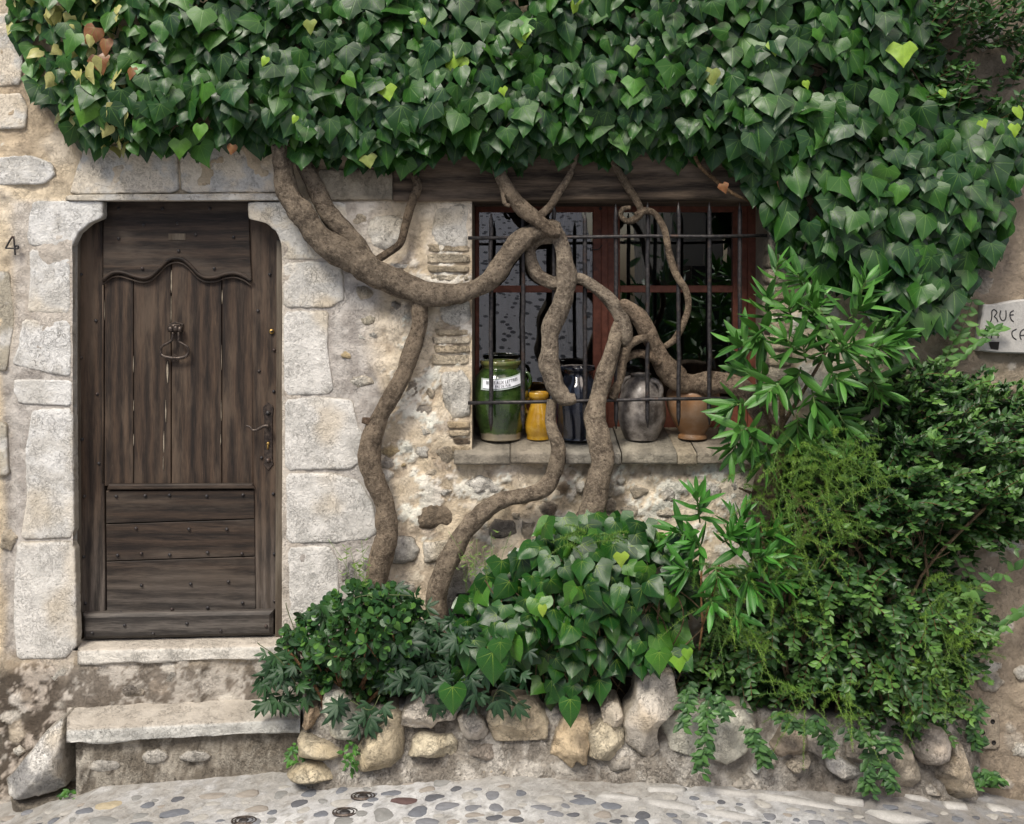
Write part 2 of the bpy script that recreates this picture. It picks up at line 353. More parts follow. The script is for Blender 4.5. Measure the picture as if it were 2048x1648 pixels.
def leaf_mat(name, vein=.5, vcol=(.22, .34, .10), rough=.36, spec=.5, angs=(0, .62, 1.25), fine=True, trans=.08, base_y=0.0, vfall=(.35, 1.0)):
    t = NT(name); uvn = t.n.new('ShaderNodeUVMap'); sp = t.n.new('ShaderNodeSeparateXYZ'); t.l.new(uvn.outputs[0], sp.inputs[0])
    u = t.math('ABSOLUTE', t.math('SUBTRACT', sp.outputs[0], .5)); w = t.math('SUBTRACT', sp.outputs[1], .25+base_y)   # uv: u+.5, v*.5+.25
    w = t.math('MULTIPLY', w, 2.0); r = t.math('SQRT', t.math('ADD', t.math('MULTIPLY', u, u), t.math('MULTIPLY', w, w)))
    a = t.math('ARCTAN2', u, w); c = t.attr(); vein_f = None
    for k, an in enumerate(angs):
        d = t.math('MULTIPLY', t.math('ABSOLUTE', t.math('SUBTRACT', a, an)), r)
        f = t.ramp(d, .004, .022 if k == 0 else .016, 1.0 if k == 0 else .75, 0)
        f = t.math('MULTIPLY', f, t.ramp(r, vfall[0], vfall[1], 1, .22))
        vein_f = f if vein_f is None else t.math('MAXIMUM', vein_f, f)
    ob = t.coord(rnd=False); n = t.noise(ob, 45, 4, .6)
    c0 = t.mix(1.0, c, t_rgb(t, t.math('MULTIPLY_ADD', n, .9, .55)), 'MULTIPLY')
    vein_f = t.math('MULTIPLY', vein_f, t.ramp(t.noise(ob, 30, 3), .3, .6, .35, 1))
    c1 = t.mix(t.math('MULTIPLY', vein_f, vein), c0, vcol)
    h = t.math('SUBTRACT', t.math('MULTIPLY', t.noise(ob, 110, 3), .35), t.math('MULTIPLY', vein_f, .5))
    t.done(c1, t.math('MULTIPLY_ADD', n, .25, rough-.1), t.bump(h, .35, .004), spec)
    if trans > 0:
        tl = t.node('ShaderNodeBsdfTranslucent'); t.l.new(t.mix(1.0, c1, (1.3, 1.6, .6), 'MULTIPLY'), tl.inputs['Color'])
        ms = t.node('ShaderNodeMixShader'); ms.inputs[0].default_value = trans; t.l.new(t.b.outputs[0], ms.inputs[1]); t.l.new(tl.outputs[0], ms.inputs[2])
        t.l.new(ms.outputs[0], t.n['Material Output'].inputs['Surface'])
    M[name] = t.mat
leaf_mat('ivy_leaf', .42, (.16, .31, .05), .37, .42, trans=.06)
leaf_mat('ivy_leaf_bright', .55, (.30, .42, .06), .28, .45, trans=.06, vfall=(.08, .5))
leaf_mat('lance_leaf', .45, (.16, .30, .08), .38, .5, (0,))
leaf_mat('small_leaf', .25, (.10, .2, .06), .40, .45, (0,))
leaf_mat('jade_leaf', .10, (.10, .2, .06), .26, .5, (0,), True, .05)
t = NT('green_stem'); M['green_stem'] = t.done(t.attr(), .6)
# ------------------------------------------------------------------ ground
_cp = [(-400, 1640, 0), (0, 1614, -.02), (150, 1590, -.14), (200, 1578, -.20), (600, 1546, -.22), (1000, 1550, -.42), (1300, 1562, -.42), (1600, 1574, -.30), (1900, 1597, -.15), (2048, 1602, 0), (2400, 1620, 0)]
_gx = np.array([Wx(a, c) for a, b, c in _cp]); _gz = np.array([Wz(b, c) for a, b, c in _cp])
def gz(x, Y):
    x = np.asarray(x, float); Y = np.asarray(Y, float); z = np.interp(x, _gx, _gz)
    k = sm(-Y, .35, 3.0); z = z*(1-k)+(-.12-.03*x)*k
    z = z+np.maximum(0, -Y-7)*.30*sm(2.3-x, 0, .5)*sm(x, -6, -4) - .02*np.maximum(-Y-.4, 0)*(1-sm(-Y, 2, 6))
    return z
def ground_at(px, py):
    Y = -.4
    for _ in range(30):
        x = Wx(px, Y); z = float(gz(x, Y)); s = (H-z)*PX/(py-HY); Y = .5*Y+.5*(s*D-D)
    return Wx(px, Y), Y, float(gz(Wx(px, Y), Y))
def axis(fine0, fine1, step, lo, hi, grow=1.25):
    a = list(np.arange(fine0, fine1, step)); s = step; x = a[0]
    while x > lo: s *= grow; x -= s; a.insert(0, x)
    s = step; x = a[-1]
    while x < hi: s *= grow; x += s; a.append(x)
    return np.array(a)
def grid_faces(nx, ny, mask=None):
    i = np.arange((nx-1)*(ny-1)); r = i//(nx-1); c = i % (nx-1); a = r*nx+c
    F = np.stack([a, a+1, a+nx+1, a+nx], 1)
    return F if mask is None else F[mask.ravel()]
xs = axis(-2.8, 2.8, .012, -60, 60); ys = axis(-1.15, -.05, .012, -70, 1.2)
X, Yg = np.meshgrid(xs, ys); Z = gz(X, Yg); P = np.stack([X, Yg, Z*0], -1)
near = np.exp(-((X/4)**2+((Yg+.6)/3)**2))
Zn = Z+near*((fbm(P, 3, 4, 3)-.5)*.035+(fbm(P, 22, 4, 5)-.5)*.012)
n1 = fbm(P, 2.2, 5, 9); n2 = fbm(P, 14, 5, 19); gc = mixc((.56, .56, .56), (.43, .42, .40), sm(n1, .4, .65))
gc = mixc(gc, (.68, .68, .67), sm(n2, .5, .62)*.7); gc = mixc(gc, (.24, .225, .20), sm(fbm(P, 30, 5, 29, .7), .58, .66)*.55)
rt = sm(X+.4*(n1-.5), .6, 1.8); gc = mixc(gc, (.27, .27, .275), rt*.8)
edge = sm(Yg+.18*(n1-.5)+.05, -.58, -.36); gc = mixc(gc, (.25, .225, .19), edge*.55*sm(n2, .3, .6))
fy = sm(-Yg, 1.3, 2.5); gc = mixc(gc, (.42, .42, .45), fy*.8)
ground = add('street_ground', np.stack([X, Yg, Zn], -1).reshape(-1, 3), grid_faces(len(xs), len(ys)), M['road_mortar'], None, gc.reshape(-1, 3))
props(ground, 'pale cobbled street of pebbles set in light mortar', None, None, 'structure')

# pebbles: flat rounded stones set in the mortar, unit meshes shared between alike pieces
def pebble_mesh(k, col):
    rg = np.random.default_rng(100+k); n = 14; a = np.linspace(0, 2*math.pi, n, endpoint=False)
    rr = .5*(1+.16*np.sin(2*a+rg.random()*6)+.10*np.sin(3*a+rg.random()*6)+rg.normal(0, .035, n)); V = [(0, 0, .055+.02*rg.random())]; F = []; hs = [(.45, .055), (.8, .04), (1.0, .0), (1.03, -.06)]
    for t_, hh in hs:
        for i in range(n): V.append((rr[i]*t_*math.cos(a[i]), rr[i]*t_*math.sin(a[i]), hh+rg.normal(0, .006)))
    for i in range(n):
        j = (i+1) % n; F.append((0, 1+i, 1+j))
        for r in range(3): F.append((1+r*n+i, 1+(r+1)*n+i, 1+(r+1)*n+j, 1+r*n+j))
    V = np.array(V); c = np.clip(np.array(col)[None]*(1+rg.normal(0, .08, (len(V), 1))), .01, 1)
    return make_mesh('cobble', V, F, M['cobble'], c)
PC = {'blue': (.155, .165, .185), 'dark': (.11, .113, .125), 'grey': (.25, .25, .24), 'tan': (.31, .28, .245), 'red': (.11, .07, .066), 'pale': (.40, .385, .355), 'slate': (.20, .205, .22), 'ochre': (.42, .36, .25)}
PM = {c: [pebble_mesh(i+10*j, PC[c]) for i in range(4)] for j, c in enumerate(PC)}
placed = []; NCOB = [0]
def cobble(px, py, w, h, col, tilt=0.0, lift=1.0, name='cobble'):
    x, Y, z = ground_at(px, py); z0 = z+float(((fbm(np.array([[x, Y, 0.]]), 3, 4, 3)-.5)*.035)[0])*.9
    ww = m(w, Y); hh = h/255.0*1.08; NCOB[0] += 1
    Mt = Matrix.Translation((x, Y, z0+.001))@Matrix.Rotation(math.atan2(tilt*h/255, w/PX) if tilt else 0, 4, 'Z')@Matrix.Diagonal((ww, hh, min(ww, .12)*lift, 1))
    inst(name, PM[col][NCOB[0] % 4], Mt, ground); placed.append((px, py, w, h))
def zb(pts, s, ox, oy): return [(ox+x*s, oy+y*s) for x, y in pts]
S1 = .3418
for (x, y, w, h, c) in [(745, 770, 125, 35, 'tan'), (958, 765, 145, 42, 'grey'), (865, 812, 95, 32, 'tan'), (1035, 810, 75, 24, 'dark'), (905, 862, 108, 40, 'dark'), (980, 916, 145, 38, 'slate'), (732, 880, 150, 42, 'red'),
        (815, 948, 130, 50, 'blue'), (612, 960, 138, 66, 'grey'), (380, 994, 155, 42, 'grey'), (120, 890, 108, 42, 'dark'), (178, 830, 100, 38, 'blue'), (366, 817, 76, 34, 'blue'), (243, 953, 72, 34, 'blue'),
        (1136, 935, 120, 30, 'slate'), (1265, 928, 80, 40, 'slate'), (1400, 848, 84, 38, 'blue'), (1262, 988, 90, 30, 'dark'), (1355, 960, 122, 34, 'tan'), (1382, 998, 95, 26, 'dark'), (1525, 930, 125, 30, 'slate'), (1770, 888, 145, 44, 'blue'),
        (1925, 910, 115, 42, 'blue'), (1670, 920, 60, 30, 'slate'), (1610, 965, 95, 28, 'slate'), (1715, 972, 72, 22, 'dark'), (1885, 968, 120, 36, 'tan'), (870, 1008, 150, 32, 'slate'), (1115, 860, 110, 46, 'pale'), (1575, 878, 145, 50, 'pale'), (1020, 1005, 85, 24, 'tan'), (1140, 1008, 90, 20, 'slate'), (1145, 973, 130, 20, 'tan'), (660, 835, 110, 30, 'blue')]:
    cobble(560+x*S1, 1300+y*S1, w*S1, h*S1, c)
for (x, y, w, h, c) in [(800, 1165, 75, 32, 'grey'), (868, 1200, 84, 30, 'blue'), (1042, 1163, 72, 34, 'dark'), (1258, 1146, 150, 40, 'tan'), (1455, 1132, 135, 42, 'tan'), (1645, 1131, 88, 42, 'grey'), (645, 1208, 150, 48, 'ochre'), (1037, 1244, 160, 48, 'blue'), (1508, 1213, 145, 34, 'tan'), (825, 1257, 110, 28, 'grey'),
        (610, 1290, 205, 44, 'grey'), (400, 1248, 90, 30, 'pale'), (430, 1288, 62, 22, 'grey'), (1590, 1277, 65, 26, 'grey'), (1290, 1290, 60, 16, 'blue'), (835, 1303, 130, 24, 'blue'), (1180, 1270, 100, 34, 'pale'), (1595, 1230, 62, 22, 'blue')]:
    cobble(x*S1, 1200+y*S1, w*S1, h*S1, c)
S2 = .4141
for pts in ([(-20, 715), (60, 700), (200, 722), (180, 735), (60, 722)], [(205, 735), (350, 735), (480, 770), (440, 786), (280, 760)], [(485, 782), (640, 790), (790, 825), (640, 822)], [(430, 672), (600, 680), (800, 712), (640, 704)],
            [(735, 705), (900, 715), (1060, 742), (1225, 782), (1060, 768), (880, 735)], [(1120, 722), (1280, 732), (1270, 752), (1150, 742)], [(1280, 785), (1440, 790), (1620, 835), (1420, 832)], [(1450, 702), (1540, 706), (1600, 738), (1500, 724)],
            [(1650, 742), (1770, 748), (1780, 775), (1680, 768)], [(1860, 752), (1960, 760), (2010, 792), (1900, 785)], [(220, 672), (420, 672), (400, 692), (240, 692)], [(300, 583), (420, 590), (420, 606), (300, 600)]):
    pp = [ground_at(*q) for q in zb(pts, S2, 1200, 1300)]; n = len(pp); c = np.mean(pp, 0); V = [(c[0], c[1], c[2]+.012)]; F = []
    for t_, hh in ((.85, .010), (1.0, .002), (1.02, -.02)):
        for q in pp: V.append((c[0]+(q[0]-c[0])*t_, c[1]+(q[1]-c[1])*t_, q[2]+hh+(.003 if t_ < .9 else 0)))
    for i in range(n):
        j = (i+1) % n; F.append((0, 1+i, 1+j)); F += [(1+r*n+i, 1+(r+1)*n+i, 1+(r+1)*n+j, 1+r*n+j) for r in range(2)]
    add('paving_slab', V, F, M['cobble'], ground, np.broadcast_to((.45, .44, .42), (len(V), 3)))
    q = np.mean(zb(pts, S2, 1200, 1300), 0); placed.append((q[0], q[1], 90, 12))
tries = 0
while NCOB[0] < 285 and tries < 20000:
    tries += 1; px = random.uniform(-60, 2110); yb = np.interp(px, [0, 600, 1200, 1600, 2048], [1630, 1566, 1580, 1596, 1618]); py = random.uniform(yb, 1690)
    right = px > 1150
    if not right and random.random() < .5: continue
    w = random.uniform(16, 46) if not right else random.uniform(14, 36); h = w*random.uniform(.28, .42)
    if any(abs(px-a)/((w+c)*.53+2) < 1 and abs(py-b)/((h+d)*.5+2) < 1 for a, b, c, d in placed): continue
    cobble(px, py, w, h, random.choice(['blue', 'slate', 'slate', 'dark', 'grey', 'tan', 'pale'] if right else ['grey', 'slate', 'blue', 'tan', 'pale', 'pale', 'dark']), .0)

# ------------------------------------------------------------------ the house wall: a relief grid with the openings left out
DOOR = (Wx(147), Wx(565), Wz(1300), Wz(402)); WIN = (Wx(944), Wx(1540), Wz(912), Wz(396))
xs = np.unique(np.concatenate([axis(-2.62, 2.62, .0115, -7, 7), DOOR[:2], WIN[:2]])); zs = np.unique(np.concatenate([axis(-.42, 3.0, .0115, -.9, 6.2), DOOR[2:], WIN[2:]]))
X, Zg = np.meshgrid(xs, zs); P = np.stack([X, X*0, Zg], -1); qx = 1024+X*PX; qy = HY-(Zg-H)*PX
nA = fbm(P, 1.6, 5, 31); nB = fbm(P, 6, 5, 41); nC = fbm(P, 24, 4, 51); nD = fbm(P, 60, 3, 61)
Yw = -(nA-.5)*.03-(nB-.5)*.026-(nC-.5)*.014-(nD-.5)*.006
Yw -= .012*sm(fbm(P, 9, 3, 71), .55, .75)
wc = mixc((.44, .375, .275), (.36, .30, .215), sm(nA, .35, .65)); wc = mixc(wc, (.53, .475, .385), sm(nB, .5, .7)*.75); wc = mixc(wc, (.25, .205, .15), sm(1-nB, .58, .74)*.6)
wp = 26*(nB-.5)*2+60*(nA-.5)
def band(xa, xb): return sm(qx+wp, xa-8, xa+8)*(1-sm(qx+wp, xb-10, xb+10))
yy = [400, 520, 600, 700, 800, 900, 1000, 1080, 1240, 1400]
ra = np.interp(qy, yy, [600, 600, 600, 600, 600, 600, 600, 600, 600, 600]); rb = np.interp(qy, yy, [700, 765, 745, 735, 760, 765, 790, 745, 745, 760])
gm = sm(qx+wp, ra-8, ra+8)*(1-sm(qx+wp, rb-12, rb+12))*sm(qy, 490, 540)*(1-sm(qy, 1270, 1320))
gl_ = sm(qx+.5*wp, -5, 12)*(1-sm(qx, 140, 150))*sm(qy, 640, 760)*(1-sm(qy, 1290, 1330))
grey = mixc((.285, .27, .25), (.20, .185, .17), sm(nC, .4, .65)); wc = mixc(wc, grey, np.maximum(gm, gl_)*.92)
Yw += .012*np.maximum(gm, gl_)
low = sm(qy+wp*.7, 1290, 1360)*(1-sm(qx, 860, 1000)); dirt = mixc((.060, .053, .046), (.54, .52, .48), sm(fbm(P, 17, 7, 81, .74), .49, .57)); dirt = mixc(dirt, (.19, .165, .14), sm(nA, .5, .68)*.5)
wc = mixc(wc, dirt, low*.9); Yw += low*(fbm(P, 13, 6, 81, .65)-.5)*-.03
ll = (1-sm(qx, 90, 160))*sm(qy, 1100, 1400); wc = mixc(wc, wc*np.array([.62, .55, .50]), ll*sm(nB, .35, .6)*.8)
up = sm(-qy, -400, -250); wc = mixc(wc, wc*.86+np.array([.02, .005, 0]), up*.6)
rr_ = sm(qx+wp, 1790, 1880); wc = mixc(wc, mixc((.30, .25, .19), (.20, .16, .12), sm(nB, .4, .62)), rr_*.8)  # browner far right end: shade on the wall put into the plaster colour
# rough lumps and small stones showing through the render
rs = np.random.default_rng(5)
for k in range(520):
    cx = rs.uniform(-2.6, 2.6); cz = rs.uniform(-.3, 2.9); r = rs.uniform(.008, .028)*(1.5 if cz < .6 else 1); 
    i0, i1 = np.searchsorted(xs, [cx-2*r, cx+2*r]); j0, j1 = np.searchsorted(zs, [cz-2*r, cz+2*r]); sl = (slice(j0, j1), slice(i0, i1))
    if j1 <= j0 or i1 <= i0: continue
    d = np.sqrt(((X[sl]-cx)/1.25)**2+(Zg[sl]-cz)**2)+(nC[sl]-.5)*r*1.6; f = 1-sm(d, r*.6, r); Yw[sl] -= f*rs.uniform(.003, .010)
    cc = [(.56, .53, .47), (.48, .42, .33), (.27, .23, .185), (.58, .55, .50)][rs.integers(4)]; wc[sl] = mixc(wc[sl], cc, f*rs.uniform(.25, .8))
qz = (sm(qx, 10, 40)*(1-sm(qx, 150, 165))+sm(qx, 555, 570)*(1-sm(qx+wp, 740, 790)))*sm(qy, 395, 410)*(1-sm(qy, 1290, 1330)); qq_ = np.clip(qz, 0, 1); Yw = Yw*(1-.55*qq_)-.0088*qq_; wc = mixc(wc, grey*1.32, np.clip(qz, 0, 1)*.75)
bz = sm(qx, 840, 856)*(1-sm(qx, 945, 950))*sm(qy, 405, 420); Yw = Yw*(1-.5*bz)-.005*bz
pt = fbm(P, 10, 7, 91, .72); zn_ = sm(qx+wp, 745, 800)*(1-sm(qx, 1600, 1700))*sm(qy, 430, 560); pw = sm(pt, .545, .575)*zn_; rim = sm(pt, .53, .545)*(1-sm(pt, .548, .562))*zn_
wc = mixc(wc, (.54, .515, .46), pw*.8); wc = mixc(wc, (.20, .16, .115), rim*.55); Yw -= pw*.007*(.6+nD)
pb = fbm(P+7, 10, 6, 95, .7); bw = sm(pb, .58, .62)*zn_; wc = mixc(wc, (.27, .215, .155), bw*.65); Yw += bw*.005
wc = np.clip(wc*np.array([1.60, 1.59, 1.60])*(1-.22*rr_-.16*low)[..., None], 0, .8)  # lifts all tones; deepens the painted shade at right and the dirty base
xc = (xs[1:]+xs[:-1])/2; zc = (zs[1:]+zs[:-1])/2; XC, ZC = np.meshgrid(xc, zc)
keep = ~(((XC > DOOR[0]) & (XC < DOOR[1]) & (ZC > DOOR[2]) & (ZC < DOOR[3])) | ((XC > WIN[0]) & (XC < WIN[1]) & (ZC > WIN[2]) & (ZC < WIN[3])))
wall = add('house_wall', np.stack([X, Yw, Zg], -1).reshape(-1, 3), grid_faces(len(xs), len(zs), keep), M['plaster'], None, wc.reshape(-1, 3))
props(wall, 'old rendered rubble stone house front with pale corner stones round the door', 'house wall')

def rock(name, poly, Y0, proud, col, mat='limestone', parent=None, grow=1.0, planes=0, p=8.0, rough=.006, dens=9, seed=None, jit=1.6, back=.04, facet=0.0, cold=None, fs=9, px=True, chaikin=1, smooth=True, edgec=(.30, .26, .20), edge_w=.10):
    """a stone: irregular outline (photo px at depth Y0), domed rough front, skirt running back into the wall"""
    rock.k = getattr(rock, 'k', 0)+1; sd = rock.k if seed is None else seed; rg = np.random.default_rng(sd)
    q = np.array(poly, float); q = q.mean(0)+(q-q.mean(0))*grow
    for _ in range(chaikin):
        a = q; b = np.roll(q, -1, 0); q = np.stack([a*.93+b*.07, a*.07+b*.93], 1).reshape(-1, 2)
    L = np.linalg.norm(np.roll(q, -1, 0)-q, axis=1); tot = L.sum(); n = int(max(18, min(150, tot/dens))); s = np.linspace(0, tot, n, endpoint=False); cs = np.concatenate([[0], np.cumsum(L)])
    qq = np.vstack([q, q[:1]]); b = np.stack([np.interp(s, cs, qq[:, 0]), np.interp(s, cs, qq[:, 1])], 1)
    c = b.mean(0); th = np.arange(n); jn = (fbm(np.stack([b[:, 0], b[:, 1], b[:, 0]*0], 1), .045, 4, sd, .7)-.5)*2.4; r = b-c; rl = np.linalg.norm(r, axis=1)[:, None]; b = b+r/rl*(jn[:, None]*jit*2+rg.normal(0, jit*.35, (n, 1)))
    K = max(4, int(np.mean(rl)/dens)); ts = 1-(1-np.linspace(0, 1, K+1)[1:])**1.6; V = [[c[0], c[1], 0.0]]; tt = [0.0]
    for t_ in ts:
        for k in range(n): V.append([*(c+(b[k]-c)*t_), t_]); tt.append(t_)
    V = np.array(V); tt = np.array(tt); wd = np.array([W(x, y, Y0) for x, y in V[:, :2]])
    q3 = wd.copy(); dome = 1-tt**p; nz = (fbm(q3, fs, 5, sd+7, .6)-.5)*2
    off = proud*(.15+.85*np.maximum(dome, 0))+nz*rough*(1-.7*tt**6)
    if planes:
        cx_ = wd[:, [0, 2]].mean(0); R0 = np.ptp(wd[:, 0])*.5+1e-6; R1 = np.ptp(wd[:, 2])*.5+1e-6; uu = (wd[:, 0]-cx_[0])/R0; vv = (wd[:, 2]-cx_[1])/R1; pl_ = np.full(len(wd), proud*1.15)
        for k_ in range(planes):
            a_ = rg.random()*6.283; sl = rg.uniform(.5, 1.5)*proud; pl_ = np.minimum(pl_, proud*rg.uniform(.85, 1.35)-sl*(math.cos(a_)*uu+math.sin(a_)*vv)*1.0)
        off = np.minimum(off, np.maximum(pl_, .1*proud)+nz*rough*.6)
    if facet: f2 = fbm(q3, fs*.6, 3, sd+77); off = off+facet*(np.abs(f2-.5)*-4+.5)*(1-tt**4)
    wd[:, 1] = Y0-off; nr = len(V); bk = wd[-n:].copy(); bk[:, 1] = Y0+back; cc = np.array([c[0], c[1]]); wd = np.vstack([wd, bk])
    F3 = [(0, 1+i, 1+(i+1) % n) for i in range(n)]; F4 = []
    for rr in range(K):
        for i in range(n):
            j = (i+1) % n; a = 1+rr*n; F4.append((a+i, a+n+i, a+n+j, a+j))
    # photo y grows downward: orientation decided by signed area
    ar = .5*np.sum(b[:, 0]*np.roll(b[:, 1], -1)-b[:, 1]*np.roll(b[:, 0], -1))
    if ar < 0: pass
    else: F3 = [f[::-1] for f in F3]; F4 = [f[::-1] for f in F4]
    F3 = [f[::-1] for f in F3]; F4 = [f[::-1] for f in F4]
    c1 = np.array(col); c2 = np.array(cold) if cold is not None else c1*.72
    k1 = sm(fbm(wd, 12, 5, sd+3, .6), .42, .66); kk = mixc(c1, c2, k1); kk = mixc(kk, c1*np.array([.80, .68, .50]), sm(fbm(wd, 3.5, 4, 777), .56, .72)*.5); ed = sm(np.concatenate([tt, np.ones(n)]), 1-edge_w, 1.0)*(.35+1.1*fbm(wd, 14, 3, sd+31)); kk = mixc(kk, np.array(edgec), np.clip(ed, 0, 1)*.8)
    return add(name, wd, F3+F4, M[mat], parent, kk, None, smooth)
WH = (.76, .755, .735); WH2 = (.75, .73, .69)
Q = dict(parent=wall, grow=1.012, proud=.013, rough=.0045, p=46, dens=4.6, fs=13, jit=.9, cold=(.62, .605, .57), chaikin=1, edge_w=.03)
rock('quoin_stone', [(68, 402), (206, 402), (206, 436), (180, 447), (158, 468), (144, 494), (60, 492), (50, 450)], 0, col=WH, **Q)
rock('quoin_stone', [(60, 498), (143, 498), (143, 628), (56, 625), (62, 560)], 0, col=WH, **Q)
rock('quoin_stone', [(46, 638), (144, 640), (144, 752), (105, 748), (26, 728), (38, 690)], 0, col=WH, **{**Q, 'rough': .009})
rock('quoin_stone', [(30, 758), (145, 760), (146, 812), (40, 806), (28, 780)], 0, col=WH, **Q)
rock('quoin_stone', [(66, 818), (147, 816), (150, 1075), (42, 1078), (55, 1000), (52, 900)], 0, col=WH, **Q)
rock('quoin_stone', [(36, 1085), (151, 1082), (156, 1290), (132, 1316), (36, 1318), (28, 1250), (30, 1150)], 0, col=WH2, **{**Q, 'rough': .007})
rock('quoin_stone', [(498, 404), (692, 404), (700, 470), (668, 519), (567, 520), (563, 490), (552, 462), (532, 446), (498, 438)], 0, col=(.66, .60, .50), **Q)
rock('quoin_stone', [(568, 525), (684, 522), (690, 598), (662, 615), (568, 616)], 0, col=(.70, .66, .59), **Q)
rock('quoin_stone', [(568, 622), (658, 622), (656, 690), (668, 780), (658, 788), (569, 792)], 0, col=WH2, **Q)
rock('quoin_stone', [(571, 799), (640, 792), (706, 800), (716, 850), (733, 872), (733, 915), (703, 938), (571, 940)], 0, col=WH2, **Q)
rock('quoin_stone', [(572, 946), (665, 946), (718, 960), (748, 1010), (756, 1062), (740, 1078), (680, 1084), (574, 1086)], 0, col=WH2, **Q)
rock('quoin_stone', [(575, 1092), (658, 1090), (678, 1120), (678, 1235), (580, 1252)], 0, col=WH2, **Q)
LC = (.78, .70, .58)
rock('lintel_stone', [(172, 290), (353, 290), (357, 386), (140, 389), (152, 345)], 0, col=LC, **Q)
rock('lintel_stone', [(360, 290), (585, 290), (580, 385), (364, 386)], 0, col=LC, **Q)
rock('lintel_ledge', [(136, 390), (600, 387), (600, 401), (134, 402)], 0, col=(.68, .62, .52), **{**Q, 'proud': .024, 'dens': 7, 'jit': .6})
rock('facing_stone', [(-40, 318), (60, 310), (104, 326), (112, 350), (90, 368), (-40, 372)], 0, col=WH, **{**Q, 'rough': .012})
rock('facing_stone', [(-40, 190), (40, 186), (58, 215), (52, 256), (-40, 262)], 0, col=LC, **Q)
rock('facing_stone', [(-40, 30), (30, 24), (50, 70), (44, 170), (-40, 176)], 0, col=LC, **Q)
rock('facing_stone', [(-40, 842), (14, 845), (19, 950), (-40, 955)], 0, col=(.50, .46, .38), **Q)
rock('facing_stone', [(-30, 540), (20, 545), (30, 640), (14, 740), (-30, 745)], 0, col=(.44, .40, .32), **{**Q, 'proud': .008})
# rubble showing through the render
def blob(cx, cy, rx, ry, col, rough=.008, mat='rubble', proud=.014, n=8, **kw):
    rg = np.random.default_rng(int(cx*7+cy)); a = np.linspace(0, 2*math.pi, n, endpoint=False)+rg.random(n)*.4
    rock('wall_stone', [(cx+rx*math.cos(t_)*rg.uniform(.65, 1.25), cy+ry*math.sin(t_)*rg.uniform(.65, 1.25)) for t_ in a], 0, proud, col, mat, wall, p=3, rough=rough*1.5, dens=4.5, fs=36, jit=2.6, edgec=(.58, .51, .41), edge_w=.45, **kw)
Wt, Tn, Gr, Br, Yl = (.76, .73, .66), (.58, .50, .385), (.42, .385, .34), (.29, .23, .165), (.58, .46, .27)
rock('wall_stone', [(728, 460), (745, 432), (790, 430), (815, 440), (812, 482), (780, 505), (742, 495)], 0, .022, Wt, 'rubble', wall, p=5, rough=.012, dens=6, fs=20)
rock('wall_stone', [(868, 415), (938, 406), (941, 497), (875, 500), (862, 460)], 0, .020, Wt, 'limestone', wall, p=8, rough=.008, dens=7)
rock('wall_stone', [(880, 742), (925, 738), (941, 760), (941, 832), (905, 840), (884, 800)], 0, .020, Wt, 'rubble', wall, p=6, rough=.009, dens=6, fs=18)
rock('wall_stone', [(876, 604), (940, 600), (941, 640), (915, 655), (880, 640)], 0, .018, Wt, 'rubble', wall, p=6, rough=.008, dens=6)
rock('wall_stone', [(830, 1040), (850, 1010), (880, 1005), (905, 1025), (903, 1050), (860, 1058), (836, 1054)], 0, .022, Br, 'rubble', wall, p=4, rough=.016, dens=5, fs=26, facet=.01)
rock('wall_stone', [(770, 1095), (785, 1068), (825, 1074), (842, 1100), (830, 1122), (790, 1130)], 0, .026, Wt, 'rubble', wall, p=5, rough=.010, dens=6)
rock('wall_stone', [(845, 1085), (900, 1076), (905, 1120), (850, 1128)], 0, .022, Wt, 'rubble', wall, p=5, rough=.010, dens=6)
rock('wall_stone', [(896, 1128), (935, 1124), (948, 1180), (940, 1250), (890, 1255), (880, 1180)], 0, .018, (.40, .39, .37), 'rubble', wall, p=6, rough=.010, dens=6)
rock('wall_stone', [(925, 965), (960, 950), (1000, 965), (998, 984), (940, 988)], 0, .020, Wt, 'rubble', wall, p=4, rough=.012, dens=5, fs=20)
rock('wall_stone', [(972, 1058), (990, 1036), (1028, 1042), (1034, 1066), (1000, 1082), (975, 1076)], 0, .024, (.30, .27, .23), 'rubble', wall, p=4, rough=.015, dens=5, fs=28, facet=.01)
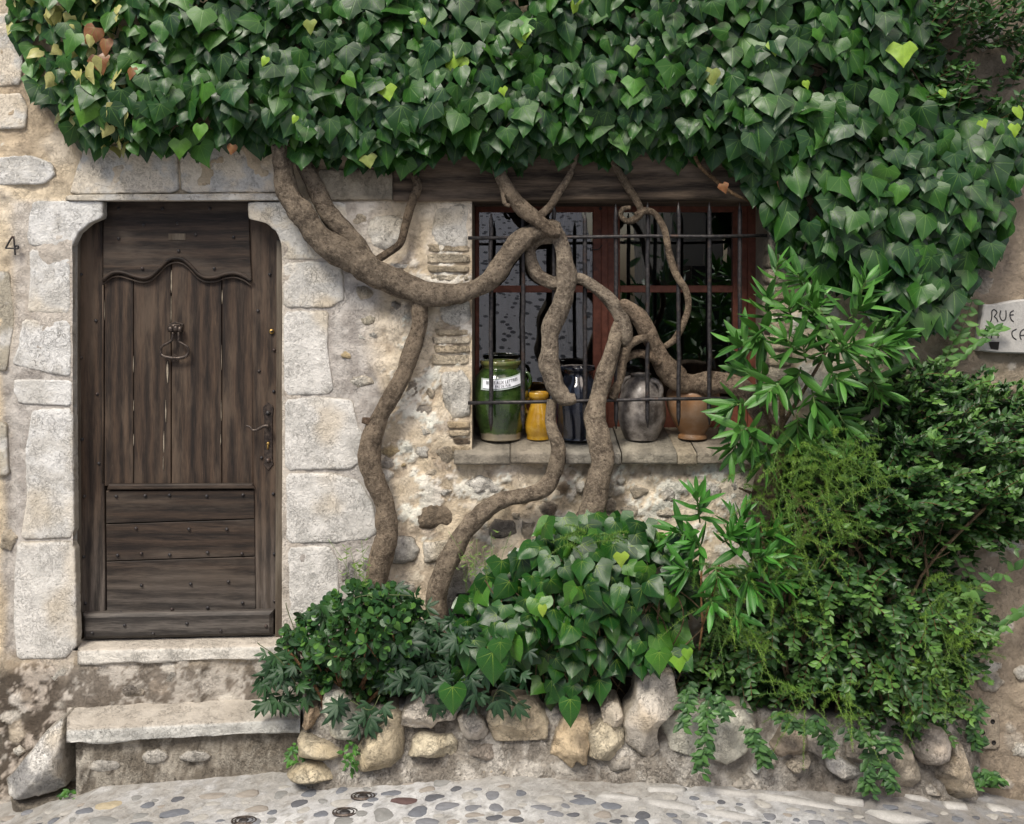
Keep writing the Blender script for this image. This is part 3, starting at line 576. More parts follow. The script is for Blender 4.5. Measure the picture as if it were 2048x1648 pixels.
for b_ in [(722, 763, 24, 12, Wt), (696, 712, 15, 12, Yl), (793, 745, 8, 9, Wt), (860, 784, 10, 11, Tn), (843, 820, 24, 15, Gr), (827, 775, 14, 22, Gr), (850, 862, 16, 9, Wt), (896, 905, 24, 20, (.40, .36, .30)), (843, 903, 16, 13, Wt),
           (780, 901, 23, 15, Yl), (776, 925, 19, 14, Gr), (776, 950, 15, 13, Wt), (808, 930, 8, 6, Yl), (866, 944, 16, 11, Tn), (888, 982, 18, 9, Wt), (805, 1175, 30, 14, Wt), (728, 588, 22, 16, Tn), (738, 640, 22, 15, (.52, .47, .37)),
           (722, 674, 12, 11, Wt), (748, 670, 11, 12, Wt), (790, 610, 12, 10, Gr), (802, 533, 26, 9, Wt), (722, 440, 15, 18, Tn), (1125, 976, 15, 13, Br), (1163, 972, 10, 13, Wt), (1216, 976, 12, 20, (.46, .43, .38)), (1241, 963, 8, 9, Wt), (1277, 982, 19, 15, (.48, .44, .37)),
           (1338, 990, 18, 19, Wt), (1420, 978, 20, 17, Wt), (1483, 972, 24, 15, Wt), (1220, 1012, 19, 13, Gr), (1268, 1018, 24, 12, Wt), (1328, 1026, 22, 12, Wt), (1094, 1016, 22, 20, (.26, .22, .18)), (1033, 1031, 11, 9, Tn), (1054, 1058, 19, 19, (.42, .36, .28)),
           (1125, 1044, 14, 11, Br), (1060, 1100, 22, 14, Wt), (1963, 560, 28, 32, (.34, .31, .27)), (1893, 652, 28, 30, (.24, .215, .19)), (2022, 1088, 28, 22, Wt), (1979, 1146, 26, 22, Tn), (1982, 1333, 22, 16, Wt), (2040, 1345, 16, 18, Wt), (1979, 1362, 28, 26, (.40, .37, .33)),
           (1995, 1258, 24, 14, Wt), (2040, 1500, 20, 18, Wt), (40, 1500, 14, 12, Wt), (118, 1352, 26, 20, (.62, .59, .53)), (240, 1346, 18, 13, (.34, .25, .17)), (265, 1378, 34, 22, (.24, .22, .20)), (352, 1352, 34, 20, (.55, .52, .47)), (16, 1080, 20, 24, Tn), (740, 1130, 22, 24, (.36, .345, .32)), (700, 1150, 24, 40, (.33, .315, .30)), (1970, 60, 30, 40, Wt), (2010, 380, 22, 26, Wt), (1700, 20, 30, 20, Wt)]:
    blob(*b_)
# thin bricks up the left jamb of the window, and the right jamb
BC = [(.60, .50, .36), (.66, .57, .43), (.56, .47, .34), (.70, .62, .49)]
for k, (x0, y0, x1, y1) in enumerate([(850, 488, 941, 505), (852, 508, 941, 527), (854, 530, 940, 546), (858, 549, 941, 562), (856, 565, 940, 580), (860, 583, 941, 597), (868, 657, 940, 671), (862, 673, 941, 688), (866, 690, 941, 706), (862, 709, 941, 730), (892, 841, 941, 857), (896, 859, 940, 872), (905, 874, 941, 888), (900, 890, 941, 904)]):
    rock('brick', [(x0, y0), (x1, y0+1), (x1, y1-1), (x0+3, y1)], 0, .016+.003*(k % 3), BC[k % 4] if k != 12 else (.16, .13, .10), 'rubble', wall, p=14, rough=.007, dens=4.5, jit=1.5, back=.12, fs=30, edgec=(.50, .42, .31), edge_w=.3)
for k, y0 in enumerate(range(406, 900, 33)):
    rock('brick', [(1536, y0), (1585, y0+2), (1582, y0+29), (1536, y0+30)], 0, .014, BC[(k+1) % 4], 'rubble', wall, p=10, rough=.005, dens=6, jit=1.2, back=.1)
# reveals of the window opening and of the doorway
rv = MB(); b_ = .43
x0, x1, z0, z1 = WIN
rv.put([(x0, .0, z0), (x0, b_, z0), (x0, b_, z1), (x0, .0, z1)], [(0, 1, 2, 3)])
rv.put([(x1, .0, z0), (Wx(1512, .34), b_, z0), (Wx(1512, .34), b_, z1), (x1, .0, z1)], [(3, 2, 1, 0)])
rv.put([(x0-.2, .0, z0-.01), (x1+.2, .0, z0-.01), (x1+.2, .5, z0-.01), (x0-.2, .5, z0-.01)], [(0, 1, 2, 3)])
rv.build('window_reveal', M['plaster'], wall, False, (.36, .31, .24))
rv = MB(); x0, x1, z0, z1 = DOOR
rv.put([(x0-.012, .0, z0-.03), (x0-.012, .2, z0-.03), (x0-.012, .2, z1), (x0-.012, .0, z1)], [(0, 1, 2, 3)])
rv.put([(x1+.012, .0, z0-.03), (x1+.012, .2, z0-.03), (x1+.012, .2, z1), (x1+.012, .0, z1)], [(3, 2, 1, 0)])
rv.build('door_reveal', M['plaster'], wall, False, (.46, .44, .40))
# oak beam over the window
def grid_box(name, x0, x1, y0, y1, z0, z1, mat, parent, nx=60, nz=8, amp=.006, seed=3, col=None, slope=0.0, fs=6):
    """box with an uneven top, front and underside (front at y0)"""
    u = np.linspace(0, 1, nx); prof = [(y1, z1), ((y0+y1)/2, z1), (y0+.006, z1)]+[(y0, z1-.006-(z1-z0-.012)*k/nz) for k in range(nz+1)]+[(y0+.006, z0), (y1, z0)]
    V = []
    for a in u:
        for (y, z) in prof: V.append((x0+(x1-x0)*a, y, z+slope*(y-y0)*(1 if z > (z0+z1)/2 else 0)))
    V = np.array(V); q = V.copy(); q[:, 0] *= .5
    V[:, 1] += np.where(V[:, 1] < y1-.01, (fbm(q, fs*2, 4, seed)-.5)*2*amp, 0); V[:, 2] += (fbm(q, fs, 4, seed+5)-.5)*2*amp
    k = len(prof); F = [(i*k+j, (i+1)*k+j, (i+1)*k+j+1, i*k+j+1) for i in range(nx-1) for j in range(k-1)]
    F += [list(range(k))[::-1], [(nx-1)*k+j for j in range(k)]]
    F = [f[::-1] for f in F]
    c = None
    if col is not None: c = mixc(np.array(col), np.array(col)*.6, sm(fbm(V, 9, 5, seed+9, .65), .42, .62))
    return add(name, V, F, M[mat], parent, c, None, True)
grid_box('lintel_beam', Wx(788), Wx(1600), -.035, .42, Wz(402), Wz(300), 'beam_wood', wall, 120, 14, .008, 8)
grid_box('fill_stone', Wx(640), Wx(786), -.022, .05, Wz(400), Wz(338), 'plaster', wall, 30, 8, .008, 18, (.40, .35, .27))
# sill slabs, slightly sloping outwards
for k, (a, b, c) in enumerate([(908, 1019, (.30, .27, .22)), (1021, 1130, (.33, .29, .23)), (1132, 1242, (.31, .29, .25)), (1244, 1353, (.34, .31, .25)), (1355, 1393, (.40, .34, .25)), (1395, 1470, (.38, .33, .26)), (1472, 1560, (.36, .32, .26))]):
    dz = [0, .003, -.002, .002, -.003, .001, .0][k]
    grid_box('sill_slab', Wx(a-.3, -.06), Wx(b+.3, -.06), -.065+.006*(k % 3), .42, Wz(929, -.06)+dz, Wz(906, -.06)+dz, 'limestone', wall, 26, 5, .0035, 60+k, c, .155, 14)
# clay vent block with five holes
vb = [(1922, 1426), (1998, 1424), (2000, 1498), (1922, 1500)]
o = rock('vent_block', vb, 0, .018, (.42, .38, .33), 'limestone', wall, p=16, rough=.002, dens=6, jit=.8)
for hx, hy in ((1941, 1444), (1982, 1440), (1962, 1462), (1941, 1483), (1984, 1482)):
    c = MB(); x, _, z = W(hx, hy); a = np.linspace(0, 2*math.pi, 12, endpoint=False)
    V = [(x+.0105*math.cos(t_), -.0185-.001, z+.0105*math.sin(t_)) for t_ in a]+[(x+.009*math.cos(t_), .03, z+.009*math.sin(t_)) for t_ in a]
    V += [(x+.0125*math.cos(t_), -.0165, z+.0125*math.sin(t_)) for t_ in a]
    c.put(V, [[i for i in range(11, -1, -1)]]+[(24+i, 24+(i+1) % 12, (i+1) % 12, i) for i in range(12)]); c.build('vent_hole', M['dark_room'], wall, True)
# small dark drain opening low in the wall
c = MB(); x, _, z = W(932, 1205); c.box(x-.045, x+.045, -.022, -.012, z-.06, z+.05); c.build('drain_opening', M['dark_room'], wall)
# ------------------------------------------------------------------ stone steps
steps = thing('stone_steps', W(370, 1560, -.2), 'two worn pale stone steps leading up to the wooden door', 'steps')
def masonry(name, xa, xb, yf, yb, z0f, z1f, parent, seed, amp=.014, slope_up=0.0):
    nx = int((xb-xa)/.012); nz = max(4, int((z1f-z0f(0))/.012)); u = np.linspace(0, 1, nx); V = []; k = nz+1+2+1
    X = xa+(xb-xa)*u; rows = []
    zz1 = z1f+np.linspace(0, slope_up, nx)
    for t_ in np.linspace(0, 1, nz+1): rows.append(np.stack([X, np.full(nx, yf), z0f(X)+(zz1-z0f(X))*t_], 1))
    rows = np.array(rows); P = rows.reshape(-1, 3)
    n6 = fbm(P, 13, 6, seed, .65); P[:, 1] -= (n6-.5)*2*amp+(fbm(P, 4, 3, seed+1)-.5)*.03
    c = mixc((.085, .072, .058), (.60, .56, .49), sm(fbm(P, 15, 7, seed+4, .74), .47, .57)); c = mixc(c, (.32, .28, .225), sm(fbm(P, 3, 4, seed+2), .42, .62)*.6)
    L = np.stack([np.full(nz+1, xa), np.full(nz+1, yb), rows[:, 0, 2]], 1); Rr = np.stack([np.full(nz+1, xb), np.full(nz+1, yb), rows[:, 0, 2]], 1)
    V = np.concatenate([P, L, Rr]); F = [(j*nx+i, j*nx+i+1, (j+1)*nx+i+1, (j+1)*nx+i) for j in range(nz) for i in range(nx-1)]; b = len(P)
    for j in range(nz): F.append((b+j, j*nx, (j+1)*nx, b+j+1)); F.append((j*nx+nx-1, b+nz+1+j, b+nz+2+j, (j+1)*nx+nx-1))
    c = np.concatenate([c, np.broadcast_to((.2, .175, .14), (2*(nz+1), 3))]); return add(name, V, F, M['rubble'], parent, c)
masonry('riser', Wx(152, -.185), Wx(602, -.185), -.185, .02, lambda X: np.interp(X, _gx, _gz)-.06, Wz(1478, -.185), steps, 201, .014, .055)
for c_ in [(210, 1530, 34, 16), (310, 1512, 30, 16), (390, 1512, 34, 12)]:
    rg = np.random.default_rng(int(c_[0])); a = np.linspace(0, 2*math.pi, 9, endpoint=False)
    rock('riser_stone', [(c_[0]+c_[2]*math.cos(t_)*rg.uniform(.8, 1.1), c_[1]+c_[3]*math.sin(t_)*rg.uniform(.8, 1.1)) for t_ in a], -.185, .018, (.60, .57, .52), 'rubble', steps, p=4, rough=.009, dens=6, fs=22)
def slab(name, left, right, y0, y1, ztop_l, ztop_r, th, parent, seed, col, side=(.0, .0), amp=.0035):
    nx = 70; ny = 8; nz = 6; u = np.linspace(0, 1, nx); prof = [('b', 1, 0)]
    prof = [(1-j/ny, 0) for j in range(ny+1)]+[(0.0, .12)]+[(0.0, .12+.88*j/nz) for j in range(1, nz+1)]+[(1.0, 1.0)]
    V = []
    for a in u:
        for (fy, fz) in prof:
            x0 = left[0]+(left[1]-left[0])*fy; x1 = right[0]+(right[1]-right[0])*fy; zt = ztop_l+(ztop_r-ztop_l)*a
            yy_ = y0+(y1-y0)*fy; rr_ = .007 if (fy == 0 and fz == 0) else 0
            V.append((x0+(x1-x0)*a, yy_+rr_, zt-th*fz+.012*fy))
    V = np.array(V); n_ = fbm(V, 9, 4, seed, .6)-.5; fr = V[:, 1] < (y0+.02); V[:, 1] += np.where(fr, (fbm(V, 20, 4, seed+3)-.5)*.016, 0); V[:, 2] += n_*2*amp
    bot = np.tile(np.array([f[1] > .95 for f in prof]), nx); V[:, 2] += np.where(bot, (fbm(V*np.array([1, 0, 0]), 6, 4, seed+4)-.42)*.035, 0)
    k = len(prof); F = [(i*k+j, i*k+j+1, (i+1)*k+j+1, (i+1)*k+j) for i in range(nx-1) for j in range(k-1)]+[list(range(k)), [(nx-1)*k+j for j in range(k)][::-1]]
    top = np.tile(np.array([f[1] == 0 for f in prof]), nx); c = mixc(np.array(col), np.array(col)*.72, sm(fbm(V, 10, 5, seed+8, .65), .42, .62))
    c = np.where(top[:, None], mixc(c, (.47, .40, .32), np.full(len(V), .6)), c)
    return add(name, V, F, M['limestone'], parent, c)
slab('step_tread', (Wx(133, -.225), Wx(130, 0)), (Wx(600, -.225), Wx(604, 0)), -.225, .02, Wz(1461, -.225), Wz(1437, -.225), .064, steps, 301, (.64, .635, .60))
slab('threshold', (Wx(157, -.02), Wx(157, .2)), (Wx(560, -.02), Wx(560, .2)), -.03, .22, Wz(1300, -.02), Wz(1290, -.02), .064, steps, 302, (.74, .71, .65))
# wedge shaped boulder at the left of the steps
bo = rock('boulder', [(129, 1432), (134, 1480), (136, 1570), (100, 1584), (40, 1594), (22, 1585), (16, 1556), (28, 1542), (62, 1500), (96, 1458)], -.12, .10, (.74, .72, .68), 'boulder', None, planes=5, chaikin=0, p=7, rough=.010, dens=6, fs=9, back=.15, facet=.012, cold=(.34, .335, .33))
props(bo, 'grey wedge shaped boulder leaning on the wall left of the lower step', 'boulder')
bm_ = rock('boulder', [(22, 1590), (60, 1596), (130, 1584), (150, 1590), (150, 1625), (30, 1635)], -.10, .06, (.24, .21, .17), 'rubble', None, p=4, rough=.010, dens=8, back=.12)
props(bm_, 'low brown stone footing under the wedge boulder', 'stone')

# ------------------------------------------------------------------ planter wall of rough stones
pl = thing('stone_planter', W(1270, 1560, -.3), 'low rough stone planter wall along the street, full of plants', 'planter')
_pc = [(596, -.02), (606, -.30), (640, -.36), (1000, -.42), (1300, -.42), (1600, -.31), (1880, -.18), (1945, -.10), (1962, -.02)]
_plx = np.array([Wx(a, c) for a, c in _pc]); _ply = np.array([c for a, c in _pc])
def planterY(px):
    Y = -.3
    for _ in range(12): Y = float(np.interp(Wx(px, Y), _plx, _ply))
    return Y
nx = 420; X = np.concatenate([np.linspace(_plx[0], _plx[2], 20), np.linspace(_plx[2], _plx[-1], nx)[1:]]); nx = len(X)
Yc = np.interp(X, _plx, _ply); zt = np.interp(X, [_plx[0], Wx(1000, -.4), Wx(1500, -.35), _plx[-1]], [.30, .30, .27, .12]); rows = []
zb_ = np.interp(X, _gx, _gz)-.10; NZ = 40
for t_ in np.linspace(0, 1, NZ): rows.append(np.stack([X, Yc+.05*t_**2-.05*(1-t_)**3, zb_+(zt-zb_)*t_], 1))
rows.append(np.stack([X, Yc*.6, zt+.01], 1)); rows.append(np.stack([X, Yc*.0+.01, zt+.03], 1)); rows = np.array(rows); P = rows.reshape(-1, 3)
n6 = fbm(P, 8, 6, 401, .6); P[:, 1] -= (n6-.5)*.07*(P[:, 1] < -.05); n7 = fbm(P, 3, 4, 402)
c = mixc((.36, .325, .28), (.66, .62, .56), sm(fbm(P, 14, 6, 405, .72), .42, .6)); c = mixc(c, (.15, .125, .10), sm(n7, .52, .7)*.6)
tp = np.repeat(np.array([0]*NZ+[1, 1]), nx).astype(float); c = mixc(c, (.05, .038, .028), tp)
F = [(j*nx+i, j*nx+i+1, (j+1)*nx+i+1, (j+1)*nx+i) for j in range(NZ+1) for i in range(nx-1)]
add('mortar_core', P, F, M['rubble'], pl, c)
CR, TN, PG = (.72, .64, .48), (.46, .37, .25), (.48, .455, .41)
def prock(pts, s, ox, oy, col, proud=.07, **kw):
    q = zb(pts, s, ox, oy); c = np.mean(q, 0); Y = planterY(c[0]); d = dict(p=6, rough=.011, dens=5, fs=22, grow=1.07, planes=6, chaikin=0, jit=1.6, back=.12, mat='boulder', facet=.008); d.update(kw); mt = d.pop('mat')
    rock('stone', q, Y+.015, proud, tuple(min(.75, v_*1.45+.03) for v_ in col) if col is not CR else col, mt, pl, **d)
s, ox, oy = .3418, 560, 1300
prock([(150, 330), (215, 320), (240, 370), (190, 440), (150, 470), (135, 440)], s, ox, oy, (.36, .27, .18), .05)
prock([(255, 300), (290, 230), (350, 235), (420, 310), (500, 400), (500, 470), (430, 505), (330, 495), (300, 470), (295, 420), (262, 370)], s, ox, oy, (.54, .49, .42), .08, facet=.014)
prock([(447, 575), (500, 500), (560, 460), (595, 375), (650, 352), (700, 390), (720, 500), (715, 600), (650, 660), (560, 685), (480, 690), (450, 640)], s, ox, oy, (.47, .40, .28), .12, p=2.4, facet=.004, rough=.006, planes=0, chaikin=1)
prock([(110, 520), (180, 512), (300, 545), (365, 580), (370, 625), (300, 640), (200, 635), (120, 605)], s, ox, oy, CR, .10, p=3, facet=.014)
prock([(55, 715), (120, 650), (200, 640), (300, 642), (370, 680), (375, 735), (270, 770), (160, 760), (75, 740)], s, ox, oy, CR, .11, p=3, facet=.014)
prock([(380, 735), (420, 700), (520, 690), (560, 700), (480, 740), (400, 748)], s, ox, oy, (.42, .39, .34), .05)
prock([(718, 430), (735, 340), (790, 300), (850, 250), (940, 190), (985, 260), (1035, 330), (1020, 395), (930, 405), (880, 445), (800, 446)], s, ox, oy, (.50, .45, .39), .07, facet=.018, p=4)
prock([(765, 600), (785, 520), (830, 485), (920, 500), (1000, 488), (1035, 540), (1020, 612), (900, 617)], s, ox, oy, CR, .07, p=4, facet=.012)
prock([(1040, 395), (1070, 370), (1140, 365), (1190, 410), (1215, 470), (1190, 510), (1100, 513), (1060, 460)], s, ox, oy, (.42, .38, .33), .07)
prock([(1215, 400), (1250, 310), (1360, 290), (1500, 320), (1562, 420), (1550, 510), (1400, 520), (1260, 522)], s, ox, oy, (.49, .41, .29), .07, facet=.012, p=4)
prock([(1103, 590), (1150, 550), (1250, 552), (1255, 620), (1180, 642), (1120, 625)], s, ox, oy, (.28, .24, .20), .05)
prock([(1640, 430), (1690, 380), (1800, 400), (1812, 470), (1800, 560), (1790, 660), (1735, 620), (1700, 670), (1650, 620), (1585, 602), (1600, 520)], s, ox, oy, (.48, .38, .25), .10, facet=.035, rough=.018, fs=14, p=4)
prock([(1805, 470), (1880, 425), (2010, 448), (2005, 540), (1950, 620), (1900, 625), (1808, 600)], s, ox, oy, CR, .08, facet=.012)
prock([(1885, 330), (1930, 297), (1980, 303), (2020, 390), (2012, 440), (1890, 425)], s, ox, oy, (.50, .44, .36), .07, facet=.012)
for xx in (1150, 1190, 1230, 1275, 1310): prock([(xx-18, 690), (xx+14, 682), (xx+20, 705), (xx-14, 715)], s, ox, oy, (.40, .34, .26), .03, dens=5)
prock([(1540, 735), (1640, 720), (1700, 745), (1600, 755)], s, ox, oy, (.40, .37, .32), .03)
s, ox, oy = .4141, 1200, 1300
prock([(185, 150), (240, 118), (300, 110), (350, 130), (362, 200), (385, 262), (330, 305), (285, 345), (270, 400), (285, 460), (240, 505), (190, 480), (130, 425), (118, 330), (140, 280), (170, 230)], s, ox, oy, (.48, .44, .385), .12, facet=.03, fs=6, p=3)
prock([(290, 335), (380, 290), (480, 270), (600, 285), (715, 285), (738, 380), (720, 440), (690, 490), (600, 540), (520, 500), (400, 490), (335, 465), (325, 400)], s, ox, oy, (.52, .48, .41), .07, p=6, facet=.01)
prock([(822, 450), (880, 370), (960, 368), (990, 440), (985, 490), (900, 530), (850, 500)], s, ox, oy, (.33, .27, .21), .08, facet=.02, rough=.016)
prock([(895, 545), (945, 495), (1000, 500), (1002, 580), (960, 590), (920, 570)], s, ox, oy, (.40, .35, .28), .08, facet=.03, rough=.018, mat='rubble')
prock([(1000, 380), (1060, 362), (1110, 395), (1090, 460), (1050, 500), (1005, 480)], s, ox, oy, (.42, .38, .34), .09)
prock([(1180, 430), (1270, 395), (1360, 388), (1392, 450), (1380, 510), (1310, 540), (1240, 560), (1195, 510)], s, ox, oy, (.46, .41, .35), .10, facet=.03, fs=7)
prock([(1085, 520), (1150, 500), (1240, 560), (1272, 600), (1230, 645), (1140, 600), (1085, 560)], s, ox, oy, (.50, .48, .45), .06)
prock([(1480, 440), (1520, 390), (1580, 370), (1645, 378), (1682, 440), (1670, 500), (1600, 535), (1540, 528), (1500, 490)], s, ox, oy, (.34, .30, .26), .14, p=2.3, facet=.004, rough=.007, planes=0, chaikin=1)
prock([(1600, 560), (1650, 500), (1700, 420), (1745, 470), (1765, 560), (1800, 680), (1720, 700), (1640, 690), (1595, 640)], s, ox, oy, (.42, .37, .30), .10, facet=.03, rough=.022, fs=15, mat='rubble', cold=(.13, .11, .085))
prock([(1395, 600), (1420, 470), (1450, 440), (1490, 460), (1530, 560), (1545, 620), (1500, 650), (1430, 640)], s, ox, oy, (.40, .35, .28), .07, facet=.02)
prock([(718, 560), (745, 540), (775, 545), (775, 588), (730, 580)], s, ox, oy, (.52, .50, .46), .05)
prock([(770, 480), (830, 500), (850, 560), (790, 560)], s, ox, oy, (.36, .32, .27), .05)
prock([(1540, 660), (1590, 640), (1640, 690), (1560, 700)], s, ox, oy, (.40, .37, .33), .04)
prock([(610, 640), (700, 600), (760, 640), (720, 665), (640, 668)], s, ox, oy, (.34, .31, .27), .04)
prock([(20, 470), (80, 520), (140, 500), (150, 560), (60, 580), (0, 545)], s, ox, oy, (.30, .275, .24), .04)

# ------------------------------------------------------------------ door
DY = .10
door = thing('wooden_door', W(356, 1282, DY), 'old dark wooden door with arched shoulders and hanging iron knocker', 'door')
def arc(cx, cy, r, a0, a1, n=8): return [(cx+r*math.cos(R(a)), cy+r*math.sin(R(a))) for a in np.linspace(a0, a1, n)]
WV, WHm = M['door_wood_v'], M['door_wood_h']
FR = M['frame_wood']
plate('door_frame', [(140, 1290), (158, 1290), (155, 480), (140, 480)], DY-.03, .10, FR, door, .004)
plate('door_frame', [(550, 1282), (569, 1282), (569, 480), (553, 480)], DY-.03, .10, FR, door, .004)
plate('stile', [(157, 1226), (210, 1226), (206, 560), (206, 430), (150, 430), (150, 500)], DY+.002, .05, WV, door, .003)
plate('stile', [(508, 1226), (556, 1226), (560, 430), (497, 430), (497, 560), (504, 580)], DY+.002, .05, WV, door, .003)
# transom board hides behind the lintel and ends in a wavy lower edge
wave = [(206, 560), (222, 547), (240, 544), (262, 550), (285, 556), (302, 552), (318, 538), (334, 522), (350, 516), (366, 519), (380, 530), (396, 547), (412, 555), (432, 554), (450, 548), (470, 546), (488, 552), (503, 562)]
plate('top_board', wave+[(500, 500), (497, 395), (207, 395), (206, 500)], DY-.012, .05, WHm, door, .003)
for k, (a, b) in enumerate([(209, 266.0), (267.6, 341.2), (343.4, 442.4), (444.4, 506)]):
    n_ = 10; top = [(x, float(np.interp(x, [w_[0] for w_ in wave], [w_[1] for w_ in wave]))-6) for x in np.linspace(b, a, n_)]
    plate('plank', [(a, 972), (b, 972)]+top, DY+.006+.0015*(k % 2), .03, WV, door, .0025)
cv = catmull([W(x, y, DY-.014) for x, y in wave], 4); g = MB(); g.tube(cv, .0085, 8); g.build('wavy_moulding', WHm, door, True)
cv = catmull([W(x, y, DY-.006) for x, y in [(x, y+9) for x, y in wave]], 4); g = MB(); g.tube(cv, .004, 6); g.build('wavy_moulding', WHm, door, True)
g = MB(); g.tube([W(206, y, DY+.002) for y in (570, 700, 850, 966)], .0045, 6); g.build('bead', WV, door, True)
plate('moulding_rail', [(213, 980), (509, 978), (504, 968), (216, 969)], DY-.022, .04, WHm, door, .006)
plate('plank', [(212, 1047), (509, 1037), (508, 981), (212, 982)], DY-.006, .03, WHm, door, .0025)
plate('plank', [(213, 1122), (510, 1112), (509, 1039), (212, 1049)], DY-.004, .03, WHm, door, .0025)
plate('plank', [(214, 1228), (511, 1226), (510, 1114), (213, 1124)], DY-.005, .03, WHm, door, .0025)
plate('weather_board', [(165, 1280), (545, 1272), (545, 1223), (163, 1229)], DY-.045, .06, WHm, door, .016)
bk = MB(); bk.box(Wx(148, .13), Wx(562, .13), DY+.04, DY+.06, Wz(1300, .13), Wz(380, .13)); bk.build('back_panel', M['dark_room'], door)
# nail heads share one small domed mesh
a = np.linspace(0, 2*math.pi, 8, endpoint=False); V = [(0, -.009, 0)]+[(.0062*math.cos(t_), -.0065, .0062*math.sin(t_)) for t_ in a]+[(.0088*math.cos(t_), 0, .0088*math.sin(t_)) for t_ in a]
nail = make_mesh('nail', V, [(0, 1+i, 1+(i+1) % 8) for i in range(8)]+[(1+i, 9+i, 9+(i+1) % 8, 1+(i+1) % 8) for i in range(8)], M['iron'])
s = .3156
NL = [(515, 535), (608, 828), (515, 1062), (615, 1293), (520, 1580), (910, 222), (752, 308), (1125, 212), (1240, 282), (1480, 298), (1132, 385), (902, 498), (1358, 498), (1710, 535), (1635, 765), (1737, 1015), (1642, 1148), (1735, 1277), (1030, 118), (1330, 118), (752, 118)]
NL = [(x*s, 380+y*s) for x, y in NL]+[(x*s, 850+y*s) for x, y in [(522, 90), (627, 243), (535, 450), (530, 835), (542, 1130), (737, 452), (920, 448), (1074, 445), (1310, 450), (1540, 443), (862, 655), (1197, 660), (1437, 660), (745, 825), (895, 815), (1075, 822), (1315, 808), (1533, 815), (897, 1015), (1208, 1007), (1447, 993), (1090, 1168), (1316, 1158), (1537, 1127), (1732, 437), (1738, 817), (1740, 1115), (1658, 207), (768, 1188)]]
for (x, y) in NL:
    yf = DY-.008 if 205 < x < 508 and (y > 978) else (DY-.013 if 205 < x < 500 and y < 545 else DY+.001)
    inst('nail', nail, Matrix.Translation(W(x, y, yf)), door)
for (x, y) in [(790, 1270), (585, 1318), (970, 1322), (1185, 1258), (1398, 1303), (1687, 1275)]: inst('nail', nail, Matrix.Translation(W(x*s, 850+y*s, DY-.046)), door)
# pale worn wood and old putty showing in the joints between the planks
def seam(x, y0, y1, w, seed):
    rg = np.random.default_rng(seed); n = max(5, int((y1-y0)/9)); ys_ = np.linspace(y1, y0, n); ww = np.clip(w*.62*(.5+rg.random(n)*.9), .3, 9); ww[0] = ww[-1] = .15; xx = x+np.cumsum(rg.normal(0, .12, n))
    return plate('worn_seam', [(xx[i]+ww[i]/2, ys_[i]) for i in range(n)]+[(xx[i]-ww[i]/2, ys_[i]) for i in range(n-1, -1, -1)], DY+.0025, .006, SEAM, door, .0002)
t = NT('worn_pine'); v = t.coord(); SEAM = t.done(t.mix(t.noise(v, 60, 4), (.10, .07, .045), (.52, .46, .36)), .85)
for q_ in [(342.5, 540, 586, 2.6, 1), (342, 592, 648, 1.6, 2), (335, 722, 766, 5, 3), (331.5, 800, 845, 2.2, 4), (327.5, 862, 905, 2.4, 5), (326, 912, 940, 1.2, 6), (266.5, 712, 745, 1.4, 7), (267, 800, 822, 1.2, 8), (267, 868, 892, 1.4, 9), (444, 580, 608, 2.4, 10), (443, 690, 740, 1.3, 11), (442.5, 800, 842, 1.4, 12), (441, 868, 890, 1.2, 13), (513, 838, 856, 3.2, 14), (209, 600, 640, .9, 15), (506.5, 620, 680, .9, 16)]: seam(*q_)
# knocker
OI = M['old_iron']; s = .0607
g = MB(); g.tube([W(337, 658, DY-.022), W(346.5, 658, DY-.022)], .0155, 12); g.tube([W(348, 656.5, DY-.022), W(356, 657.5, DY-.022)], .017, 12); g.tube([W(357, 658, DY-.022), W(364, 659, DY-.022)], .0155, 12); g.box(Wx(340, DY), Wx(362, DY), DY-.02, DY+.004, Wz(662, DY), Wz(648, DY)); kn = g.build('knocker', OI, door, True)
plate('hinge_plate', [(339, 664), (363, 664), (366, 648), (350, 643), (337, 648)], DY-.004, .01, OI, kn, .002)
ring = [(346, 665), (345, 673), (343, 681), (334, 687), (325, 692), (321, 700), (323, 709), (332, 714), (345, 716), (360, 716), (372, 712), (377, 703), (375, 694), (366, 688), (358, 683), (357.5, 675), (357, 665)]
cv = catmull([W(x, y, DY-.026+(.0 if y < 700 else .004)) for x, y in ring], 5); rad = [.0062+(.0022 if 709 < HY-(p[2]-H)*PX/((D+p[1])/D) else 0) for p in cv]; g = MB(); g.tube(cv, rad, 8); g.build('ring', OI, kn, True)
g = MB()
for x in (345, 348, 351): g.tube([W(x-.6, 716, DY-.023), W(x+.6, 716, DY-.023)], .0098, 10)
g.build('collar', OI, kn, True)
plate('strike_plate', [(342, 724), (356, 724), (354, 712), (349, 708), (344, 712)], DY-.002, .01, OI, kn, .002)
